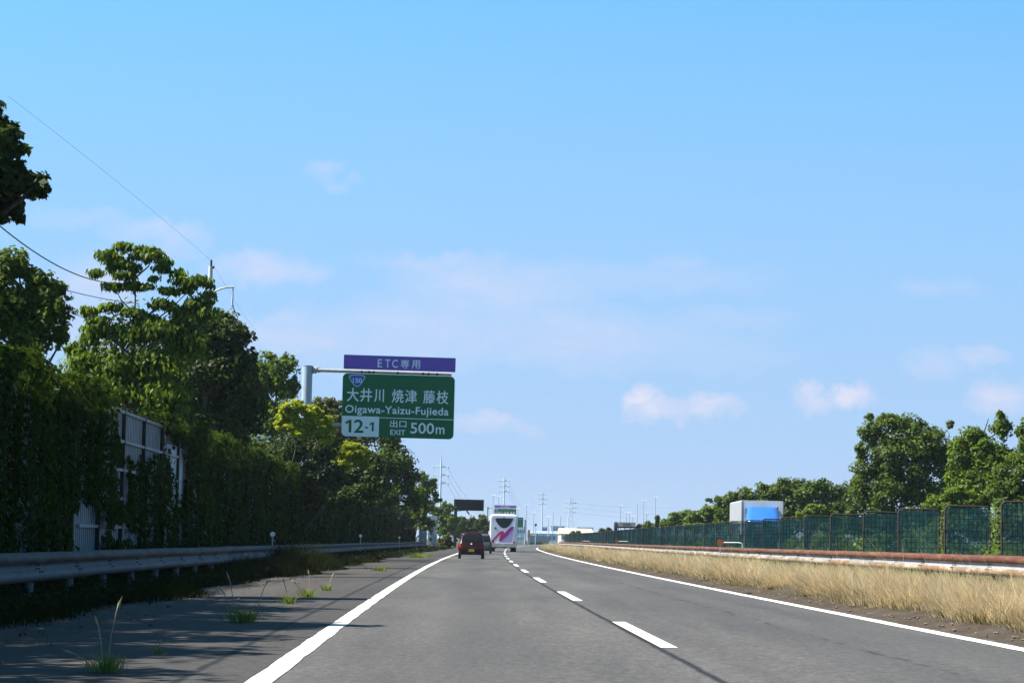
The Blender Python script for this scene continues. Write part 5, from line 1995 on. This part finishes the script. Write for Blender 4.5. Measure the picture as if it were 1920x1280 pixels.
def wire(label, a, b, sag, r, n=14, cat='cable', group='power lines', name='overhead_cable', mt=None):
    a, b = Vector(a), Vector(b)
    mb = MB()
    pts = []
    for k in range(n + 1):
        t = k / n
        p = a.lerp(b, t)
        p.z -= 4 * sag * t * (1 - t)
        pts.append(p)
    o_ = pts[0].copy()
    mb.tube([p - o_ for p in pts], r, 5)
    o = mb.build(name, mt or FAR['wire'], None, fix=False)
    o.location = o_
    tag(o, label, cat, group)


RN = ['top', 'middle', 'bottom']
for k in range(3):
    wire('%s power line falling right from the pylon above the left trees' % RN[k], t1[2 * k + 1], t2[2 * k + 1], 9, 0.03, mt=FAR['thin'])
    wire('%s power line from the pylon behind the bus to the next pole' % RN[k], t2[2 * k + 1], t3[2 * k + 1], 10, 0.035, mt=FAR['thin'])
    b_ = at(1330, (975, 968, 962)[2 - k] - 14 + 6 * k, 1700)
    wire('%s power line running right from the lattice pylon' % RN[k], t4[2 * k + 1], b_, 2, 0.05, mt=FAR['thin'])


def utility_pole():
    D = 128
    t = at(395.5, 488, D)
    root = empty('utility_pole', (t.x, D, G(t.x)))
    tag(root, 'pale concrete utility pole rising above the trees left of the sign', 'utility pole')
    H = t.z - G(t.x)
    mb = MB()
    mb.tube([(0, 0, 0), (0, 0, H - 0.3)], [0.19, 0.105], 12)
    mb.build('pole', mat('pole_concrete', (0.50, 0.53, 0.54), 0.7, 0, 0.06), root, fix=False)
    mb = MB()
    mb.tube([(0.02, 0, H - 0.32), (0.02, 0, H + 0.02)], 0.05, 8)
    mb.box((0.14, 0, H - 0.35), (0.08, 0.08, 0.12))
    mb.build('pole_cap', M['dark'], root, fix=False)
    # separate hooked lamp beside it
    D2 = 124
    a = at(436, 541, D2)
    root2 = empty('lamp_arm_pole', (a.x - 1.25, D2, G(a.x)))
    tag(root2, 'hooked arm pole with hanging fitting right of the utility pole', 'street lamp')
    o = root2.location
    k = D2 / FPX
    arm = [(at(px, py, D2) - o) for px, py in ((398, 560), (403, 546), (413, 541.5), (425, 538.5), (439, 538))]
    mb = MB()
    mb.tube([(0, 0, 0), (0, 0, arm[0].z * 0.8), tuple(arm[0])], [0.11, 0.08, 0.06], 10)
    mb.build('pole', FAR['lamp'], root2, fix=False)
    mb = MB()
    mb.tube([tuple(p) for p in arm], [0.055, 0.05, 0.045, 0.045, 0.05], 8)
    mb.build('arm', M['arm'], root2, fix=False)
    h = [(at(px, py, D2) - o) for px, py in ((437, 539), (436.2, 556), (435.5, 566), (435.8, 573))]
    mb = MB()
    mb.tube([tuple(p) for p in h], [0.03, 0.045, 0.05, 0.05], 8)
    mb.tube([tuple(h[3] + Vector((-.05, 0, 0))), tuple(h[3] + Vector((0.07, 0, 0.0)))], 0.05, 6)
    mb.build('hanging_fitting', FAR['ins'], root2, fix=False)
    e = at(446, 596, D2)
    wire('dark drop wire below the hooked arm pole', h[3] + o, e, 0.0, 0.024, 4)
    return t


tp = utility_pole()
wire('thin cable rising to the top left corner from the utility pole', tp, at(15, 180, 78), -0.10, 0.005, mt=FAR['thin'])
wire('thin cable running down right from the utility pole behind the trees', tp, at(482, 622, 175), 0.2, 0.005, mt=FAR['thin'])
wire('thick dark cable entering from the left edge into the open tree', at(0, 424, 60), at(215, 531, 84), 0.30, 0.017)
wire('dark cable between the rounded olive tree and the open tree', at(110, 540, 70), at(250, 568, 86), 0.05, 0.012)
wire('lower cable behind the rounded olive tree', at(90, 558, 72), at(190, 606, 88), 0.1, 0.011)


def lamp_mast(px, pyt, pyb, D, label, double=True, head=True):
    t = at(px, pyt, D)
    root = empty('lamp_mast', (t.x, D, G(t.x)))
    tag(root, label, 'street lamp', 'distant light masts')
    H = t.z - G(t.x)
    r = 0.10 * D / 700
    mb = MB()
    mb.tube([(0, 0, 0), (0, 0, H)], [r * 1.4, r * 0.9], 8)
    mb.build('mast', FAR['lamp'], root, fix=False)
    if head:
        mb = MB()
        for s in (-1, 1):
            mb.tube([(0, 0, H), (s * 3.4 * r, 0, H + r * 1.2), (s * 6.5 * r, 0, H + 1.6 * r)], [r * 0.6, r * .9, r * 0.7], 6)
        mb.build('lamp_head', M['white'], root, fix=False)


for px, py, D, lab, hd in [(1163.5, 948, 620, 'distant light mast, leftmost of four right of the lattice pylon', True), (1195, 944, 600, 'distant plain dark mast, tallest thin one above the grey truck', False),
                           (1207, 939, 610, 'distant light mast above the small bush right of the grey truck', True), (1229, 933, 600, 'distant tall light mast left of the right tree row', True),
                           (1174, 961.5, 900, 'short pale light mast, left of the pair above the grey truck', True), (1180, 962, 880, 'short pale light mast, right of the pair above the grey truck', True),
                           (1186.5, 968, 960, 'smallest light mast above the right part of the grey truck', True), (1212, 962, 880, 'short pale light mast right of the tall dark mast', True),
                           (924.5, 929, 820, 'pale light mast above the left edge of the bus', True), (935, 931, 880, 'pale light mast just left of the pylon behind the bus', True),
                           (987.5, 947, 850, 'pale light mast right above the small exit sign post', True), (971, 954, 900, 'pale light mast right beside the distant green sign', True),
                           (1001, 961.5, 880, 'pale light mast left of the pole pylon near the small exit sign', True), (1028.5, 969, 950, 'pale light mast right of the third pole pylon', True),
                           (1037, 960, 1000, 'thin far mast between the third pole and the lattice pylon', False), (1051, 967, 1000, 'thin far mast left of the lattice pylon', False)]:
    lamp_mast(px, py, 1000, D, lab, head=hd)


# ------------------------------------------------------------------ far buildings and the curve's wall
def building(name, label, px0, px1, pyt, pyb, D, depth, wall, roof, bays=0, roof_kind='flat', storeys=1):
    a, b, c = at(px0, pyb, D), at(px1, pyb, D), at(px0, pyt, D)
    cx = (a.x + b.x) / 2
    g = G(16)
    root = empty(name, (cx, D, g))
    tag(root, label, 'building')
    w, h = b.x - a.x, max(2.0, c.z - g)
    mb = MB()
    mb.box((0, depth / 2, h / 2), (w, depth, h))
    mb.build('wall', wall, root)
    mb = MB()
    if roof_kind == 'flat':
        mb.box((0, depth / 2, h + 0.25), (w + 0.8, depth + 0.8, 0.5))
    elif roof_kind == 'shed':
        mb.prism([(-w / 2 - .5, h + 0.02), (w / 2 + .5, h + 0.02), (w / 2 + .5, h + w * 0.02), (-w * 0.30, h + w * 0.085), (-w / 2 - .5, h + w * 0.06)], -0.5, depth + .5)
    else:
        mb.loft([[(-w / 2 - .4, -0.4, h), (w / 2 + .4, -.4, h), (w / 2 + .4, -.3, h + .1), (-w / 2 - .4, -.3, h + .1)],
                 [(-w / 2 - .4, depth * 0.5, h), (w / 2 + .4, depth * 0.5, h), (w / 2 + .4, depth * .5, h + depth * 0.035), (-w / 2 - .4, depth * .5, h + depth * 0.035)],
                 [(-w / 2 - .4, depth + .4, h), (w / 2 + .4, depth + .4, h), (w / 2 + .4, depth + .3, h + 0.1), (-w / 2 - .4, depth + .3, h + .1)]], smooth=False)
    mb.build('roof', roof, root)
    gl = mat('far_window', (0.10, 0.13, 0.17), 0.3)
    for s in range(storeys):
        for k in range(bays):
            mb = MB()
            x = -w / 2 + w * (k + 0.5) / bays
            z = h * (s + 0.55) / storeys
            mb.box((x, -0.05, z), (w / bays * 0.55, 0.1, h / storeys * 0.4))
            mb.build('window', gl, root)


W_ = {'blue': mat('blue_grey_cladding', (0.36, 0.42, 0.52), 0.6, 0, 0.05, 0.3), 'cream': mat('cream_cladding', (0.55, 0.49, 0.36), 0.6, 0, 0.05, 0.3), 'roofc': mat('cream_roof', (0.58, 0.50, 0.34), 0.5, 0, 0.03, 0.2),
      'white': mat('white_cladding', (0.72, 0.74, 0.76), 0.6, 0, 0.04, 0.3), 'roofb': mat('blue_roof', (0.30, 0.34, 0.50), 0.5, 0, 0.05, 0.3)}
building('factory_building', 'cream factory with bright sunlit roof behind the far screens', 1052, 1112, 1000, 1012, 900, 60, W_['cream'], W_['roofc'], 6, 'pitched')
building('warehouse', 'long pale warehouse with blue grey roof left of the cream factory', 990, 1050, 999, 1012, 1000, 30, W_['white'], W_['roofb'], 8, 'pitched')
building('office_block', 'blue grey block with windows behind the pale warehouse', 1016, 1026, 988.5, 1010, 1400, 14, W_['blue'], W_['white'], 3, 'flat', 2)
building('office_block', 'low blue grey hall on the skyline left of the lattice pylon', 1033, 1058, 986.5, 1010, 1900, 30, W_['blue'], W_['blue'], 6, 'flat', 2)
building('office_block', 'pale block with rooftop units behind the cream factory', 1082, 1112, 989, 1010, 1700, 20, W_['white'], W_['blue'], 7, 'flat', 2)
building('warehouse', 'white building beneath the small green exit sign', 966, 984, 990, 1012, 1150, 30, W_['white'], W_['white'], 5, 'flat', 2)


def curve_wall():
    """Grey noise barrier on the outside of the far bend, with dark posts and shrubs at its foot."""
    D = 690
    a, b = at(989, 1003, D), at(1030, 1003, D + 60)
    root = empty('curve_barrier', (a.x, D, G(a.x)))
    tag(root, 'distant grey noise barrier with dark posts beyond the bend', 'wall')
    o = root.location
    h = a.z - o.z
    mb = MB()
    d = Vector((b.x - a.x, b.y - a.y, 0))
    nrm = Vector((d.y, -d.x, 0)).normalized() * 0.2
    mb.loft([[(0, 0, -.3), tuple(nrm + Vector((0, 0, -.3))), tuple(nrm + Vector((0, 0, h))), (0, 0, h)],
             [tuple(d + Vector((0, 0, -.3))), tuple(d + nrm + Vector((0, 0, -.3))), tuple(d + nrm + Vector((0, 0, h))), tuple(d + Vector((0, 0, h)))]], smooth=False)
    mb.build('wall_panel', mat('curve_panel', (0.34, 0.33, 0.36), 0.7, 0, 0.08, 0.5), root)
    for t in np.linspace(0.03, 0.97, 9):
        mb = MB()
        p = d * t
        mb.box((p.x, p.y - 0.15, h / 2), (0.16, 0.2, h + 0.2))
        mb.build('post', M['galv'], root)
    for t, w in ((0.44, 0.32), (0.72, 0.3)):
        mb = MB()
        p = d * t
        mb.box((p.x, p.y - 0.5, h / 2 + 0.2), (w, 0.3, h))
        mb.build('dark_post', M['dark'], root)


curve_wall()
for k, (px, lab) in enumerate([(994, 'low dark shrub at the left foot of the distant grey barrier'), (1003, 'low dark shrub left of the first dark post at the distant barrier'),
                               (1012, 'low dark shrub between the two dark posts of the distant barrier'), (1021, 'low dark shrub at the right foot of the distant grey barrier')]):
    D = 640
    p = at(px, 1020, D)
    make_tree('shrub', lab, D, 0, [(px, 1018.5, 5, 3.4), (px - 3, 1020, 4, 3), (px + 3, 1020, 4, 3)], 700, 0.3, 'dark', 'bush', 'shrubs at the distant barrier', trunk_r=0.05, base=Vector((p.x, D, G(p.x))))


def low_wall():
    D = 405
    a, b = at(862, 1000, D), at(920, 1000, D)
    root = empty('low_wall', ((a.x + b.x) / 2, D, G((a.x + b.x) / 2)))
    tag(root, 'low grey wall under the bushes behind the red and grey cars', 'wall')
    h = at(890, 993, D).z - root.location.z
    mb = MB()
    mb.box((0, 0, h / 2), (b.x - a.x, 0.25, h))
    mb.build('wall_panel', mat('low_wall_grey', (0.16, 0.17, 0.19), 0.8), root)
    for x in np.arange(-(b.x - a.x) / 2 + 0.2, (b.x - a.x) / 2, 1.15):
        mb = MB()
        mb.box((x, -0.16, h / 2 + 0.03), (0.12, 0.08, h + 0.06))
        mb.build('post', M['galv'], root)


low_wall()


def small_signs():
    D = 590
    # orange board on a post, round orange light, black beacon on a pole
    a = at(991.5, 1000, D)
    root = empty('warning_board', (a.x, D, G(a.x)))
    tag(root, 'tall orange warning board beside the small exit sign post', 'road sign')
    h = at(991.5, 993, D).z - G(a.x)
    lo = at(991.5, 1007, D).z - G(a.x)
    mb = MB()
    mb.prism(rrect(0.30, (h - lo) / 2, 0.08, 3, 0, (h + lo) / 2), -0.05, 0.0)
    mb.build('board', mat('orange_board', (0.40, 0.17, 0.03), 0.5), root)
    mb = MB()
    mb.tube([(-0.15, 0.06, 0), (-0.15, 0.06, h)], 0.05)
    mb.tube([(0.15, 0.06, 0), (0.15, 0.06, h)], 0.05)
    mb.build('post', M['galv'], root, fix=False)
    a = at(985.3, 1014.5, D)
    root = empty('warning_lamp', (a.x, D - 3, G(a.x)))
    tag(root, 'orange pink round marker at the nose of the distant exit', 'marker')
    z = a.z - G(a.x)
    mb = MB()
    mb.tube([(0, 0, 0), (0, 0, z)], 0.06)
    mb.build('post', M['galv'], root, fix=False)
    mb = MB()
    mb.tube([(0, -0.04, z), (0, 0.04, z)], 0.32, 18)
    mb.build('disc', mat('marker_disc', (0.62, 0.30, 0.20), 0.5), root, fix=False)
    a = at(1006.3, 982.5, D)
    root = empty('camera_pole', (a.x, D + 20, G(a.x)))
    tag(root, 'thin pole with black ball camera left of the third pole pylon', 'camera pole')
    z = a.z - G(a.x)
    mb = MB()
    mb.tube([(0, 0, 0), (0, 0, z)], 0.09)
    mb.build('pole', FAR['lamp'], root, fix=False)
    mb = MB()
    rings = [[(0.30 * math.sin(t) * math.cos(p), 0.30 * math.sin(t) * math.sin(p), z + 0.33 * math.cos(t)) for p in np.linspace(0, 2 * math.pi, 12, endpoint=False)] for t in np.linspace(0.1, 3.04, 8)]
    mb.loft(rings)
    mb.build('camera_ball', M['dark'], root)
    # white rail end at the tip of the median
    D = 402
    a = at(1053, 1016, D)
    root = empty('rail_end', (a.x, D, G(a.x)))
    tag(root, 'white hollow guard rail end piece where the right rail begins', 'guard rail')
    z = a.z - G(a.x)
    mb = MB()
    outer = rrect(0.30, 0.26, 0.1, 3, 0, z)
    mb.tube([(x, 0, zz) for x, zz in outer] + [(outer[0][0], 0, outer[0][1])], 0.07, 8, cap=False)
    mb.build('end_loop', M['white'], root, fix=False)
    mb = MB()
    for x in (-0.2, 0.2):
        mb.box((x, 0.05, z / 2 - .15), (0.08, 0.08, z - 0.3))
    mb.build('post', M['galv'], root)
    a = at(1036, 1019, 415)
    root = empty('white_rail', (a.x, 415, G(a.x)))
    tag(root, 'short white rail at the left tip of the median grass', 'guard rail')
    z = a.z - G(a.x)
    mb = MB()
    for k, (dz, w) in enumerate(((0.25, 0.9), (-0.05, 1.3), (-.25, 1.5))):
        mb.box((w / 2 - 0.6, 0, z + dz), (w, 0.06, 0.10))
    mb.build('bar', M['white'], root)
    mb = MB()
    for x in (-0.45, 0.5):
        mb.box((x, 0.07, (z + 0.3) / 2), (0.08, 0.06, z + .3))
    mb.build('post', M['white'], root)


small_signs()


# ------------------------------------------------------------------ summer haze
def haze():
    mb = MB()
    mb.box((0, 2960, 22), (5200, 6200, 48))
    mt = bpy.data.materials.new('haze_air')
    mt.use_nodes = True
    t = mt.node_tree
    t.nodes.clear()
    v = t.nodes.new('ShaderNodeVolumePrincipled')
    v.inputs['Color'].default_value = (0.78, 0.88, 1.0, 1)
    v.inputs['Density'].default_value = HAZE_DENSITY
    v.inputs['Anisotropy'].default_value = 0.2
    out = t.nodes.new('ShaderNodeOutputMaterial')
    t.links.new(v.outputs[0], out.inputs['Volume'])
    o = mb.build('haze', mt)
    tag(o, 'thin bluish summer haze over the far end of the road', None, None, 'stuff')


HAZE_DENSITY = 0.00009
haze()
